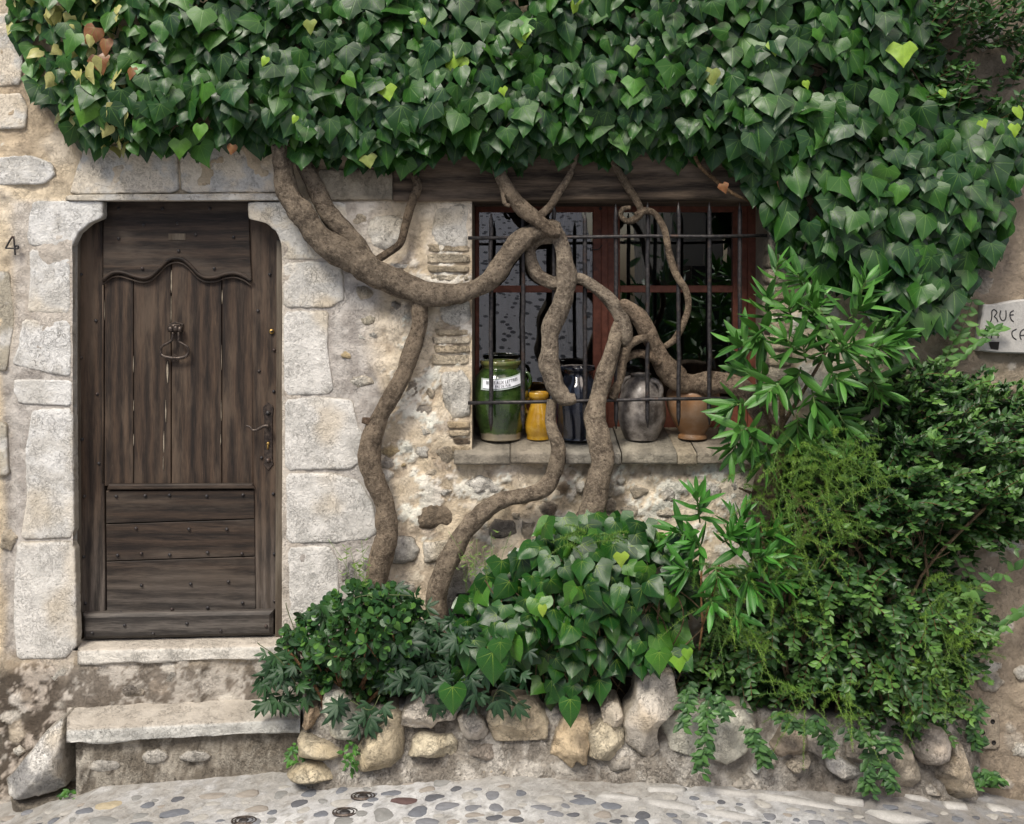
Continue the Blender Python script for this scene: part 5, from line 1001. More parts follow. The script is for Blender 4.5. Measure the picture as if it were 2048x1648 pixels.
# ------------------------------------------------------------------ climbing ivy: leaves
W_HEART = wf([(0, .26), (.08, .44), (.2, .50), (.35, .46), (.5, .36), (.65, .25), (.8, .13), (.92, .045), (1, .0)])
W_LOBE = wf([(0, .28), (.08, .46), (.2, .60), (.35, .50), (.5, .34), (.65, .24), (.8, .13), (.92, .045), (1, .0)])
W_WIDE = wf([(0, .34), (.08, .54), (.2, .68), (.35, .47), (.5, .35), (.65, .26), (.8, .13), (.92, .04), (1, .0)])
IV = [leaf_template(W_HEART, .17, .22, .16, 4, .03, 1), leaf_template(W_LOBE, .20, .16, .22, 4, .035, 2), leaf_template(W_WIDE, .22, .26, .10, 4, .03, 3), leaf_template(W_HEART, .15, .34, .26, 4, .04, 4), leaf_template(W_LOBE, .16, .05, .30, 4, .05, 5), leaf_template(wf([(0, .22), (.08, .36), (.2, .40), (.35, .37), (.5, .30), (.65, .22), (.8, .12), (.92, .04), (1, 0)]), .12, .25, .2, 4, .03, 6)]
canopy = [(-10, -160), (1830, -160), (1850, 20), (1870, 120), (1900, 215), (1990, 225), (2060, 235), (2052, 330), (2025, 400), (2005, 480), (1965, 540), (1930, 600), (1880, 660), (1820, 680), (1760, 660), (1700, 590), (1650, 580), (1590, 530), (1540, 450), (1500, 385), (1450, 350), (1420, 318), (1380, 345), (1330, 330), (1290, 322), (1250, 345), (1180, 325), (1100, 338), (1040, 346), (1000, 345), (960, 330), (900, 312), (830, 350), (760, 345), (690, 340), (640, 330), (560, 312), (500, 296), (430, 300), (400, 320), (330, 305), (290, 305), (200, 318), (160, 290), (110, 240), (70, 190), (50, 120), (15, 40)]
def ivyY(q, sd, lift=1.0):
    nn = fbm(np.stack([q[:, 0], q[:, 1], q[:, 0]*0], 1), .008, 3, 77)-.5
    return -(.09+.16*sm(sd, 0, 90)+.14*nn)*lift
Pq = []; 
rg = np.random.default_rng(12)
for layer, (step, dy, sc) in enumerate([(24, -.03, 1.0), (25, .045, 1.0), (28, .10, 1.0)]):
    q, sd = scatter(canopy, step, 20+layer, 1.1)
    hole = fbm(np.stack([q[:, 0], q[:, 1], q[:, 0]*0], 1), .012, 3, 55)
    k = (hole < (.60 if layer == 0 else .66 if layer == 1 else .8))|(rg.random(len(q)) < .3); q, sd = q[k], sd[k]
    Y = ivyY(q, sd)+dy+rg.normal(0, .026, len(q)); Y = np.minimum(Y, -.045); Pq.append(np.column_stack([q, Y, sd, np.full(len(q), layer)]))
A = np.concatenate(Pq); nL = len(A); s = rg.uniform(.068, .122, nL)*(1-.06*A[:, 4]); s = np.where(rg.random(nL) < .16, s*.6, s); s = np.where((A[:, 4] == 0) & (rg.random(nL) < .07), s*1.3, s)
s *= np.where(A[:, 0] > 1450, 1.12, 1)
P = W3(A[:, 0], A[:, 1]-s*PX*.5, A[:, 2])
dv = np.stack([rg.normal(0, .34, nL), -.30+rg.normal(0, .28, nL), -np.ones(nL)], 1); nv_ = np.stack([rg.normal(0, .38, nL), -np.ones(nL), .42+rg.normal(0, .38, nL)], 1)
w_ = rg.random(nL); dv[w_ < .07] += rg.normal(0, .9, ((w_ < .07).sum(), 3))
g0 = np.array([.009, .044, .007]); g1 = np.array([.028, .104, .011]); g2 = np.array([.012, .048, .013]); tt_ = rg.random((nL, 1)); col = g0*(1-tt_)+g1*tt_; k = rg.random(nL) < .35; col[k] = g2*(.8+.5*rg.random((k.sum(), 1)))
k = rg.random(nL) < .03; col[k] = np.array([.05, .15, .018])*(.7+.7*rg.random((k.sum(), 1)))
lf_ = (1-sm(A[:, 0], 120, 330))*(rg.random(nL) < .34); k = lf_ > .3; col[k] = np.array([.46, .45, .17])*(.75+.4*rg.random((k.sum(), 1))); nv_[k] += np.stack([rg.choice([-1, 1], k.sum())*1.1, 0*nv_[k][:, 0], 0*nv_[k][:, 0]], 1)
s = np.where(k, s*.68, s); P = W3(A[:, 0], A[:, 1]-s*PX*.5, A[:, 2]); lg = (A[:, 0] < 420) & (rg.random(nL) < .3) & ~k; col[lg] = np.array([.045, .13, .02])*(.7+.7*rg.random((lg.sum(), 1)))
# single leaves the photograph shows in another colour
spec = [(772, 188, .09, 'y'), (908, 125, .12, 'y'), (1042, 75, .11, 'y'), (690, 165, .10, 'l'), (1158, 14, .09, 'y'), (1548, 98, .08, 'y'), (1805, 112, .13, 'y'), (1425, 155, .10, 'o'), (1780, 358, .10, 'y'), (532, 124, .06, 'y'), (925, 130, .07, 'y'), (1005, 184, .05, 'y'), (1265, 105, .07, 'l'), (1612, 170, .05, 'y'), (1755, 522, .10, 'l'), (592, 240, .05, 'y'), (400, 265, .09, 'l'), (360, 300, .11, 'l'), (735, 325, .08, 'o'), (180, 225, .17, 'l'), (620, 55, .08, 'o'), (845, 45, .05, 'y'), (2035, 228, .08, 'y'), (2030, 262, .07, 'y'), (1965, 250, .05, 'y'), (190, 75, .12, 'b'), (196, 130, .11, 'b'), (212, 95, .10, 'b'), (265, 148, .07, 'b'), (1568, 358, .12, 'b'), (1545, 350, .07, 'b'), (465, 300, .06, 'b'), (1445, 378, .06, 'b'), (2008, 120, .05, 'l'), (1885, 188, .05, 'y')]
sc_ = {'y': (.22, .36, .03), 'l': (.08, .20, .02), 'o': (.18, .22, .05), 'b': (.20, .085, .035)}
sp = np.array([(a, b) for a, b, c, d_ in spec], float); ss_ = np.array([c*.8 for a, b, c, d_ in spec]); sY = np.array([-.32 if d_ != 'b' else -.26 for a, b, c, d_ in spec]); sY = np.where(sp[:, 0] < 300, -.28, sY); sY = np.where((sp[:, 1] > 290), -.2, sY)
P = np.vstack([P, W3(sp[:, 0], sp[:, 1]-ss_*PX*.5, sY)]); ns = len(sp); dv = np.vstack([dv, np.stack([rg.normal(0, .3, ns), np.full(ns, -.2), -np.ones(ns)], 1)]); nv_ = np.vstack([nv_, np.stack([rg.normal(0, .3, ns), -np.ones(ns), np.full(ns, .4)], 1)])
s = np.concatenate([s, ss_]); col = np.vstack([col, [sc_[d_] for a, b, c, d_ in spec]]); score = np.concatenate([s[:nL]-A[:, 4]*.2-(np.abs(A[:, 0]-1024) > 1000)*1-(A[:, 1] < 10)*1-(A[:, 2] > -.12)*.05, ss_*0+(.02)])
plant_leaves(ivy, 'leaf', IV, P, dv, nv_, s, col, M['ivy_leaf'], 300, score)
# thin stems among the leaves
g = MB(); rg = np.random.default_rng(31)
for k in range(60):
    x = rg.uniform(260, 1950); y = rg.uniform(-60, 150 if x < 1560 else 400); pts = [W(x, y, -.08)]; a = rg.uniform(-1, 1)
    for j in range(5): x += math.sin(a)*28+rg.normal(0, 6); y += 26*math.cos(a)*.9; a += rg.normal(0, .35); pts.append(W(x, y, -.09-.05*rg.random()))
    g.tube(catmull(pts, 3), .004, 5)
g.build('stem', M['bark'], ivy, True, (.6, .5, .42), 'stuff')

# ------------------------------------------------------------------ low ivy clump in the planter
low_ivy = thing('ground_ivy', W(1180, 1420, -.35), 'rounded clump of glossy large leaved ivy with yellowish veins spilling over the planter', 'ivy')
lp = [(905, 1260), (930, 1210), (968, 1180), (1000, 1125), (1050, 1080), (1110, 1060), (1170, 1042), (1240, 1046), (1310, 1070), (1370, 1090), (1398, 1150), (1392, 1220), (1350, 1280), (1365, 1330), (1300, 1345), (1230, 1345), (1190, 1390), (1140, 1425), (1090, 1420), (1060, 1360), (1000, 1370), (960, 1350), (920, 1385), (885, 1370), (890, 1320)]
Pq = []; rg = np.random.default_rng(41)
for layer, (step, dy) in enumerate([(30, 0), (30, .08), (33, .16), (40, .24)]):
    q, sd = scatter(lp, step, 50+layer, 1.1); nn = fbm(np.column_stack([q, q[:, 0]*0]), .012, 3, 88)-.5; Y = -(.30+.26*sm(sd, 0, 130)+.22*nn)+dy-.12*sm(q[:, 1], 1150, 1400)*(layer == 0); Pq.append(np.column_stack([q, np.minimum(Y, -.1), sd, np.full(len(q), layer)]))
A = np.concatenate(Pq); nL = len(A); s = rg.uniform(.055, .12, nL); P = W3(A[:, 0], A[:, 1]-s*PX*.42, A[:, 2]); dv = np.stack([rg.normal(0, .55, nL), -.45+rg.normal(0, .35, nL), -.9+rg.normal(0, .3, nL)], 1); nv_ = np.stack([rg.normal(0, .5, nL), -np.ones(nL), .75+rg.normal(0, .5, nL)], 1)
tt_ = rg.random((nL, 1)); col = np.array([.007, .038, .007])*(1-tt_)+np.array([.020, .088, .011])*tt_; k = rg.random(nL) < .12; col[k] = np.array([.045, .14, .015])*(.7+.6*rg.random((k.sum(), 1)))
ex = np.array([(1140, 1420, .12), (905, 1395, .12), (1318, 1322, .10), (1358, 1328, .06), (1375, 1308, .05), (1242, 1118, .06), (1085, 1220, .05), (985, 1330, .14), (1000, 1300, .09)]); ec = np.array([(.022, .09, .012), (.020, .085, .013), (.10, .24, .02), (.12, .27, .025), (.16, .32, .03), (.24, .36, .04), (.22, .32, .04), (.018, .07, .014), (.03, .10, .015)])
P = np.vstack([P, W3(ex[:, 0], ex[:, 1]-ex[:, 2]*180, np.full(len(ex), -.60))]); dv = np.vstack([dv, np.tile([.05, -.2, -1], (len(ex), 1))]); nv_ = np.vstack([nv_, np.tile([.1, -1, .4], (len(ex), 1))]); s = np.concatenate([s, ex[:, 2]]); col = np.vstack([col, ec])
score = np.concatenate([s[:nL]-A[:, 4]*.2, ex[:, 2]+1]); plant_leaves(low_ivy, 'leaf', IV, P, dv, nv_, s, col, M['ivy_leaf_bright'], 290, score)
g = MB()
for k in range(26):
    x = rg.uniform(940, 1340); pts = [W(x+rg.normal(0, 20), 1400, -.25), W(x+rg.normal(0, 30), 1330, -.35), W(x+rg.normal(0, 50), 1240, -.4), W(x+rg.normal(0, 60), 1160, -.36)]; g.tube(catmull(pts, 4), .003, 5)
g.build('stem', M['bark'], low_ivy, True, (.7, .6, .45), 'stuff')

# ------------------------------------------------------------------ lance leaved shoots (oleander like)
W_LANCE = wf([(0, .015), (.08, .05), (.25, .10), (.45, .118), (.7, .095), (.88, .05), (1, .0)])
LT = [leaf_template(W_LANCE, 0, .55, dr, 2, .0, k, [0, .08, .25, .45, .7, .88, 1]) for k, dr in enumerate([.10, .28, .45, -.08])]
def shoots(root, specs, seed, nsep, L0=.22, col_a=(.035, .125, .025), col_b=(.085, .24, .045), stemr=.004):
    rg = np.random.default_rng(seed); P, dd, nn, ss, cc = [], [], [], [], []; g = MB()
    for (x, y, Y, dx, dz, ln, nl) in specs:
        base = np.array(W(x, y, Y)); ax = np.array([dx, -.35+rg.normal(0, .15), dz]); ax /= np.linalg.norm(ax); pts = [base, base+ax*ln*.5+np.array([0, 0, -.01]), base+ax*ln]; g.tube(catmull(pts, 4), [stemr]*8+[stemr*.5], 5)
        u = np.cross(ax, [0, 1, .3]); u /= np.linalg.norm(u); w = np.cross(ax, u)
        for j in range(nl):
            t_ = .15+.85*j/(nl-1); a = j*2.4+rg.normal(0, .3); sp_ = (1.15-.65*t_**2)*rg.uniform(.6, 1.2); dr = ax*(.35+.9*t_)+(u*math.cos(a)+w*math.sin(a))*sp_+np.array([0, -.1, -.15*(1-t_)]); P.append(base+ax*ln*t_); dd.append(dr/np.linalg.norm(dr)); n_ = ax*1.0+np.array([0, -.35, .4])-dr*.2; nn.append(n_+rg.normal(0, .35, 3)); ss.append(L0*rg.uniform(.65, 1.1)*(1-.35*t_**3)); k = rg.random(); cc.append((np.array(col_a)*(1-k)+np.array(col_b)*k)*(1+.35*(t_ > .8)))
    plant_leaves(root, 'leaf', LT, P, dd, nn, ss, np.array(cc), M['lance_leaf'], nsep, np.array(ss)-np.array(P)[:, 1]*.5); g.build('twigs', M['green_stem'], root, True, (.10, .16, .04), 'stuff')
oleander = thing('oleander', W(1525, 1060, -.16), 'tall oleander with long pale green lance leaves leaning across the window corner', 'shrub')
rg = np.random.default_rng(3); sp = [(1500, 640, -.30, -.05, 1.0, .14, 14), (1500, 760, -.34, -.9, .35, .12, 12), (1478, 850, -.36, -.5, -1.0, .14, 14), (1500, 880, -.36, -.25, -1.1, .12, 12), (1560, 830, -.38, .0, -.7, .1, 14), (1590, 780, -.4, .1, -.6, .12, 14), (1600, 650, -.34, -.3, .8, .12, 14), (1680, 600, -.32, .3, .8, .12, 13), (1690, 700, -.38, .9, .2, .12, 14), (1640, 700, -.42, .3, .2, .12, 14), (1560, 700, -.42, -.4, .3, .10, 14), (1530, 760, -.42, -.6, -.3, .12, 14), (1620, 740, -.42, .4, -.3, .12, 14), (1460, 800, -.34, -.9, -.2, .1, 12), (1580, 580, -.28, -.6, .6, .12, 12), (1660, 640, -.38, .5, .5, .12, 12), (1550, 640, -.34, -.3, .6, .1, 12), (1700, 760, -.36, .8, -.5, .1, 12), (1470, 700, -.34, -.9, .4, .10, 12), (1640, 820, -.38, .4, -.6, .1, 10), (1515, 560, -.28, .1, 1.2, .1, 9), (1730, 665, -.34, 1, -.1, .1, 12), (1600, 860, -.36, .1, -.9, .1, 10), (1440, 880, -.34, -.6, -.9, .08, 9)]
sp += [(rg.uniform(1470, 1720), rg.uniform(600, 860), rg.uniform(-.42, -.26), rg.normal(0, .8), rg.normal(.1, .7), .11, 12) for _ in range(8)]
sp = [(x+(34 if y < 900 else 10), y, Y, dx*.8, dz, ln*.85, nl) for (x, y, Y, dx, dz, ln, nl) in sp]
shoots(oleander, sp, 71, 290, .175, (.024, .095, .016), (.080, .22, .036))
g = MB()
for pts, r in [([(1520, 1075, -.14), (1512, 1010, -.14), (1500, 985, -.16)], .015), ([(1540, 1070, -.13), (1545, 1000, -.15), (1560, 930, -.2), (1565, 850, -.28), (1560, 760, -.34)], .02), ([(1500, 985, -.16), (1478, 976, -.17)], .007), ([(1508, 985, -.16), (1510, 962, -.17)], .006), ([(1560, 900, -.22), (1530, 820, -.3), (1510, 740, -.34)], .009), ([(1565, 850, -.28), (1620, 760, -.36), (1660, 690, -.38)], .010)]:
    cv = catmull([W(*p) for p in pts], 5); g = MB(); g.tube(cv, np.linspace(r, r*.6, len(cv)), 8); g.build('stem', M['bark'], oleander, True, (.95, .8, .66))
ol2 = thing('oleander', W(1440, 1400, -.3), 'small low oleander with rosettes of lance leaves in front of the wall', 'shrub')
sp = [(1400, 1045, -.40, -.2, 1, .16, 16), (1410, 1100, -.44, -.5, .4, .08, 16), (1445, 1085, -.44, .4, .6, .08, 16), (1500, 1120, -.46, .5, .3, .08, 15), (1490, 1150, -.5, .2, -.4, .07, 14), (1380, 1070, -.40, -.9, .3, .08, 12), (1470, 1060, -.4, .4, .9, .08, 13), (1430, 1130, -.5, .0, -.3, .07, 14), (1520, 1080, -.42, .7, .6, .08, 10), (1465, 1210, -.5, .1, -.4, .07, 8), (1390, 1140, -.46, -.4, .1, .07, 12), (1530, 1160, -.46, .3, 0, .08, 12), (1480, 1100, -.44, 0, .4, .07, 14), (1545, 1120, -.40, .5, .5, .08, 10), (1420, 1190, -.5, 0, -.2, .07, 10)]
shoots(ol2, sp, 72, 200, .145, (.022, .10, .014), (.055, .20, .025))
g = MB()
for pts in ([(1405, 1250, -.5), (1402, 1180, -.48), (1404, 1120, -.45)], [(1405, 1252, -.5), (1425, 1190, -.48), (1440, 1120, -.45)], [(1405, 1252, -.5), (1398, 1300, -.44)]): g = MB(); g.tube(catmull([W(*p) for p in pts], 4), .0045, 6); g.build('stem', M['bark'], ol2, True, (1.3, .85, .5))

# ------------------------------------------------------------------ jade plant
W_OB = wf([(0, .06), (.15, .13), (.4, .26), (.65, .33), (.85, .26), (.95, .14), (1, .0)])
JT = [leaf_template(W_OB, 0, .0, -.22+.1*k, 2, 0, k, [0, .15, .4, .65, .85, .95, 1]) for k in range(3)]
def thicken(T, th):
    V, F, uv = T; W2 = V.copy(); W2[:, 2] -= th*(1-np.abs(V[:, 1]*2-1)**2)-.0; n = len(V); return np.vstack([V, W2]), np.vstack([F, F[:, ::-1]+n]).astype(np.int32), np.vstack([uv, uv])
JT = [thicken(t_, .09) for t_ in JT]
jade = thing('jade_plant', W(700, 1410, -.3), 'bushy jade plant with small round fleshy leaves beside the steps', 'shrub')
jp = [(565, 1305), (580, 1255), (630, 1220), (690, 1185), (740, 1165), (800, 1185), (840, 1215), (862, 1260), (880, 1310), (850, 1350), (800, 1375), (760, 1392), (700, 1400), (640, 1390), (600, 1355), (570, 1335)]
rg = np.random.default_rng(8); P, dd, nn, ss, cc = [], [], [], [], []; g = MB()
for layer, (st_, dy) in enumerate([(24, 0), (25, .07), (28, .14)]):
    q, sd = scatter(jp, st_, 90+layer, 1.0)
    for (x, y), sdi in zip(q, sd):
        Y = -(.28+.20*float(sm(sdi, 0, 90)))+dy+rg.normal(0, .03); c = np.array(W(x, y, Y)); ax = np.array([(x-720)/160+rg.normal(0, .35), -.75, (1330-y)/130+rg.normal(0, .35)]); ax /= np.linalg.norm(ax); u = np.cross(ax, [0, 0, 1.]); u /= np.linalg.norm(u)+1e-9; w = np.cross(ax, u)
        if rg.random() < .5: g.tube([c-ax*.12-np.array([0, -.02, .08]), c-ax*.04-np.array([0, 0, .02]), c], .0035, 5)
        nl = rg.integers(5, 9)
        for j in range(nl):
            a = j*math.pi/2+(j//2)*.7+rg.normal(0, .15); op = 1.05-.16*(j//2); dr = (u*math.cos(a)+w*math.sin(a))*op+ax*(.35+.3*(j//2)); P.append(c+ax*.01*(j//2)); dd.append(dr); nn.append(ax*1.3-dr*.3); ss.append(rg.uniform(.040, .062)*(1-.18*(j//2))); k = rg.random(); cc.append(np.array([.018, .060, .022])*(1-k)+np.array([.045, .12, .030])*k+(np.array([.05, .10, .01]) if j >= nl-2 else 0))
plant_leaves(jade, 'leaf', JT, P, dd, nn, ss, np.array(cc), M['jade_leaf'], 295, np.array(ss)-np.array(P)[:, 1]*.3)
for pts, r in [([(650, 1440, -.28), (640, 1390, -.33), (600, 1330, -.36), (575, 1300, -.36)], .010), ([(690, 1420, -.26), (680, 1350, -.34), (665, 1270, -.34)], .011), ([(700, 1420, -.26), (740, 1330, -.34), (755, 1230, -.3)], .012), ([(720, 1420, -.26), (790, 1350, -.34), (840, 1290, -.32)], .010), ([(690, 1400, -.28), (666, 1330, -.38), (664, 1290, -.40)], .006)]:
    cv = catmull([W(*p) for p in pts], 5); g.tube(cv, np.linspace(r, r*.5, len(cv)), 7)
g.build('branches', M['bark'], jade, True, (1.1, .75, .5), 'stuff')

# ------------------------------------------------------------------ trailing creeper with hand shaped leaves
W_PALM = wf([(0, .02), (.15, .09), (.4, .17), (.6, .17), (.8, .10), (.92, .045), (1, 0)])
def palm_template(seed, n=5, spread=1.25, narrow=1.0):
    Vs, Fs, Us, off = [], [], [], 0; rg = np.random.default_rng(seed); base = leaf_template(lambda v: W_PALM(v)*narrow, 0, .4, .15, 2, 0, seed, [0, .15, .4, .6, .8, .92, 1])
    for k in range(n):
        a = (k-(n-1)/2)*spread*2/(n-1)+rg.normal(0, .06); L = (1-.28*abs(k-(n-1)/2)/((n-1)/2))*rg.uniform(.9, 1.05); V, F, uv = base; V = V*L; X = V.copy(); X[:, 0] = V[:, 0]*math.cos(a)+V[:, 1]*math.sin(a); X[:, 1] = -V[:, 0]*math.sin(a)+V[:, 1]*math.cos(a); X[:, 2] = V[:, 2]-.1*abs(a)*V[:, 1]; Vs.append(X); Fs.append(F+off); off += len(V); Us.append(uv)
    return np.vstack(Vs), np.vstack(Fs).astype(np.int32), np.vstack(Us)
PT = [palm_template(k, 5 if k % 2 else 4, 1.25, .85) for k in range(4)]
def creeper(root, blobs, seed, nsep, size=(.055, .09), cols=((.010, .038, .014), (.026, .082, .020)), runners=(), tmpl=PT, mat='small_leaf', yb=0.0, flat=False):
    rg = np.random.default_rng(seed); P, dd, nn, ss, cc = [], [], [], [], []
    for (cx, cy, rx, ry, Y, n) in blobs:
        for _ in range(n):
            a = rg.random()*6.28; r = math.sqrt(rg.random()); x = cx+rx*r*math.cos(a); y = cy+ry*r*math.sin(a); P.append(W(x, y, Y+rg.normal(0, .03)+.08*r+yb)); dd.append((rg.normal(0, .7)+.5*(x-cx)/rx, -.35, -.5+rg.normal(0, .6))); nn.append((rg.normal(0, .4), -1, .7+rg.normal(0, .3))) if not flat else nn.append((rg.normal(0, .2), -.5, 1.2)); ss.append(rg.uniform(*size)); k = rg.random(); cc.append(np.array(cols[0])*(1-k)+np.array(cols[1])*k)
    plant_leaves(root, 'leaf', tmpl, P, dd, nn, ss, np.array(cc), M[mat], nsep, np.array(ss)-np.array(P)[:, 1]*.2)
    if runners:
        for pts in runners: g = MB(); g.tube(catmull([W(*p) for p in pts], 5), .0022, 5); g.build('stem', M['green_stem'], root, True, (.07, .09, .03))
cr1 = thing('creeper', W(560, 1420, -.3), 'dark trailing creeper with hand shaped leaves at the left end of the planter', 'creeper')
creeper(cr1, [(575, 1355, 55, 55, -.40, 34), (550, 1400, 40, 18, -.36, 12), (560, 1300, 30, 40, -.36, 8), (640, 1225, 25, 20, -.40, 4), (830, 1215, 30, 30, -.34, 9), (790, 1190, 20, 18, -.34, 3), (870, 1260, 28, 20, -.36, 4)], 101, 74, runners=[[(600, 1380, -.36), (560, 1320, -.38), (520, 1290, -.38), (515, 1285, -.38)], [(640, 1280, -.3), (700, 1200, -.34), (790, 1190, -.34), (840, 1200, -.34), (870, 1250, -.36)], [(600, 1290, -.3), (575, 1220, -.3), (572, 1205, -.3)]])
cr2 = thing('creeper', W(840, 1420, -.42), 'blue green creeper of narrow hand shaped leaves hanging over the planter stones', 'creeper')
creeper(cr2, [(840, 1330, 90, 60, -.48, 46), (720, 1420, 55, 30, -.52, 12), (735, 1450, 20, 20, -.54, 5), (920, 1290, 50, 60, -.46, 22), (960, 1380, 55, 35, -.56, 14), (760, 1290, 60, 20, -.50, 12), (880, 1390, 40, 40, -.52, 8), (1010, 1395, 28, 25, -.56, 5), (860, 1260, 40, 30, -.4, 8), (1040, 1320, 30, 60, -.62, 5)], 102, 125, (.055, .092), ((.008, .030, .013), (.022, .066, .024)), runners=[[(700, 1400, -.45), (740, 1420, -.52), (760, 1390, -.52)], [(980, 1420, -.5), (1000, 1380, -.56), (1060, 1420, -.5)]])
st_t = palm_template(9, 5, 1.4, .8)
wd = thing('weed', W(545, 1415, -.25), 'bright green weed lying on the back of the lower step', 'weed')
creeper(wd, [(530, 1416, 40, 8, -.13, 12), (570, 1420, 20, 8, -.15, 5)], 103, 17, (.05, .08), ((.06, .18, .03), (.10, .26, .04)), tmpl=[st_t], flat=True)

# ------------------------------------------------------------------ small leaved shrub, asparagus fern, corner climber
W_OV = wf([(0, .05), (.3, .27), (.55, .24), (.8, .12), (1, 0)])
OT = [leaf_template(W_OV, 0, .5, d_, 2, 0, k, [0, .3, .55, .8, 1]) for k, d_ in enumerate([.1, .35, -.1])]
def twiggy(root, poly, seed, step, layers, depth, L=(.12, .24), ls=(.030, .050), spacing=.020, colr=((.014, .048, .018), (.045, .125, .030)), tipc=(.11, .25, .04), nsep=300, dirv=(0, -.7, .1), stemc=(.16, .11, .07), cam_free=None, gapf=.66, gs=.012, hang=-.5, mat='small_leaf', tmpl=OT, centre=None, bright=.5):
    rg = np.random.default_rng(seed); P, dd, nn, ss, cc = [], [], [], [], []; g = MB()
    for layer in range(layers):
        q, sd = scatter(poly, step, seed+layer*7, 1.2); nn_ = fbm(np.column_stack([q, q[:, 0]*0]), gs, 3, seed)
        for (x, y), sdi, nz in zip(q, sd, nn_):
            if nz > gapf and layer < 2 and rg.random() < .85: continue
            Y = -(depth[0]+(depth[1]-depth[0])*float(sm(sdi, 0, 130))+.35*(.5-nz))+layer*.09+rg.normal(0, .03); Y = min(Y, -.06)
            out = np.array([0, 0, 0.]) if centre is None else np.array([(x-centre[0])/400, 0, (centre[1]-y)/400]); ax = np.array(dirv)+out+rg.normal(0, .45, 3)*[1, .5, .8]; ax /= np.linalg.norm(ax); l = rg.uniform(*L); c = np.array(W(x, y, Y)); c0 = c-ax*l*.6; n = int(l/spacing); br = (rg.random()**2)*bright*2; side = np.cross(ax, [0, -.4, 1]); side /= np.linalg.norm(side); pts = []
            for j in range(n+1):
                t_ = j/n; p = c0+ax*l*t_+np.array([0, 0, hang*l*t_*t_*.5]); pts.append(p)
                for sgn in (-1, 1):
                    if rg.random() < .10: continue
                    dr = side*sgn*.9+ax*(.5+.5*t_)+rg.normal(0, .28, 3); P.append(p); dd.append(dr); nn.append(np.array([0, -.7, .9])+rg.normal(0, .35, 3)); ss.append(rg.uniform(*ls)*(1.1-.35*t_)); k = min(1, rg.random()*.6+.3*br); b = np.array(colr[0])*(1-k)+np.array(colr[1])*k; cc.append(b*(1-.6*br*t_**2)+np.array(tipc)*.6*br*t_**2)
            if layer < 2 and n >= 2: g.tube(np.array(pts)[::2] if len(pts) > 4 else pts, .0016, 3, False)
    P = np.array(P); ss = np.array(ss); inf = (np.abs(P[:, 0]) < 2.3) & (P[:, 2] > 0)
    plant_leaves(root, 'leaf', tmpl, P, dd, nn, ss, np.array(cc), M[mat], nsep, ss*6-P[:, 1]*1.0+inf*1.0, 8); g.build('twigs', M['bark'], root, True, np.array(stemc)*5, 'stuff')
shrub = thing('flowering_shrub', W(1720, 1480, -.3), 'large dense small leaved shrub filling the right side of the planter', 'shrub')
sp_ = [(1415, 1210), (1440, 1140), (1510, 1110), (1545, 1000), (1575, 900), (1630, 800), (1700, 745), (1780, 735), (1850, 715), (1920, 730), (2000, 755), (2110, 770), (2110, 1030), (2040, 1075), (2000, 1070), (1960, 1100), (1900, 1110), (1900, 1140), (1940, 1165), (1975, 1190), (1985, 1260), (1940, 1320), (1915, 1390), (1870, 1450), (1790, 1475), (1700, 1462), (1620, 1445), (1540, 1435), (1480, 1415), (1420, 1400), (1370, 1370), (1375, 1300), (1400, 1250), (1470, 1230), (1530, 1180), (1560, 1110)]
twiggy(shrub, sp_, 201, 38, 5, (.16, .46), nsep=300, centre=(1750, 1150), dirv=(-.1, -.8, .15), ls=(.034, .056), colr=((.016, .050, .014), (.050, .135, .030)), tipc=(.15, .30, .06), bright=.75)
g = MB(); rg = np.random.default_rng(9)
for k in range(44):
    x = rg.uniform(1600, 1900); y = rg.uniform(980, 1090); a = rg.normal(0, .5); pts = []
    for j in range(5): pts.append(W(x, y, -.34+rg.normal(0, .02))); x += math.sin(a)*18; y += math.cos(a)*20; a += rg.normal(0, .6)
    g.tube(pts, .0022, 4, False)
for k in range(12):
    x = rg.uniform(1560, 1850); pts = [W(x, 1440, -.18), W(x+rg.normal(0, 30), 1300, -.24), W(x+rg.normal(0, 50), 1150, -.26), W(x+rg.normal(0, 80), 980, -.28)]; g.tube(catmull(pts, 4), .007, 6)
g.build('bare_twigs', M['bark'], shrub, True, (.9, .78, .6), 'stuff')
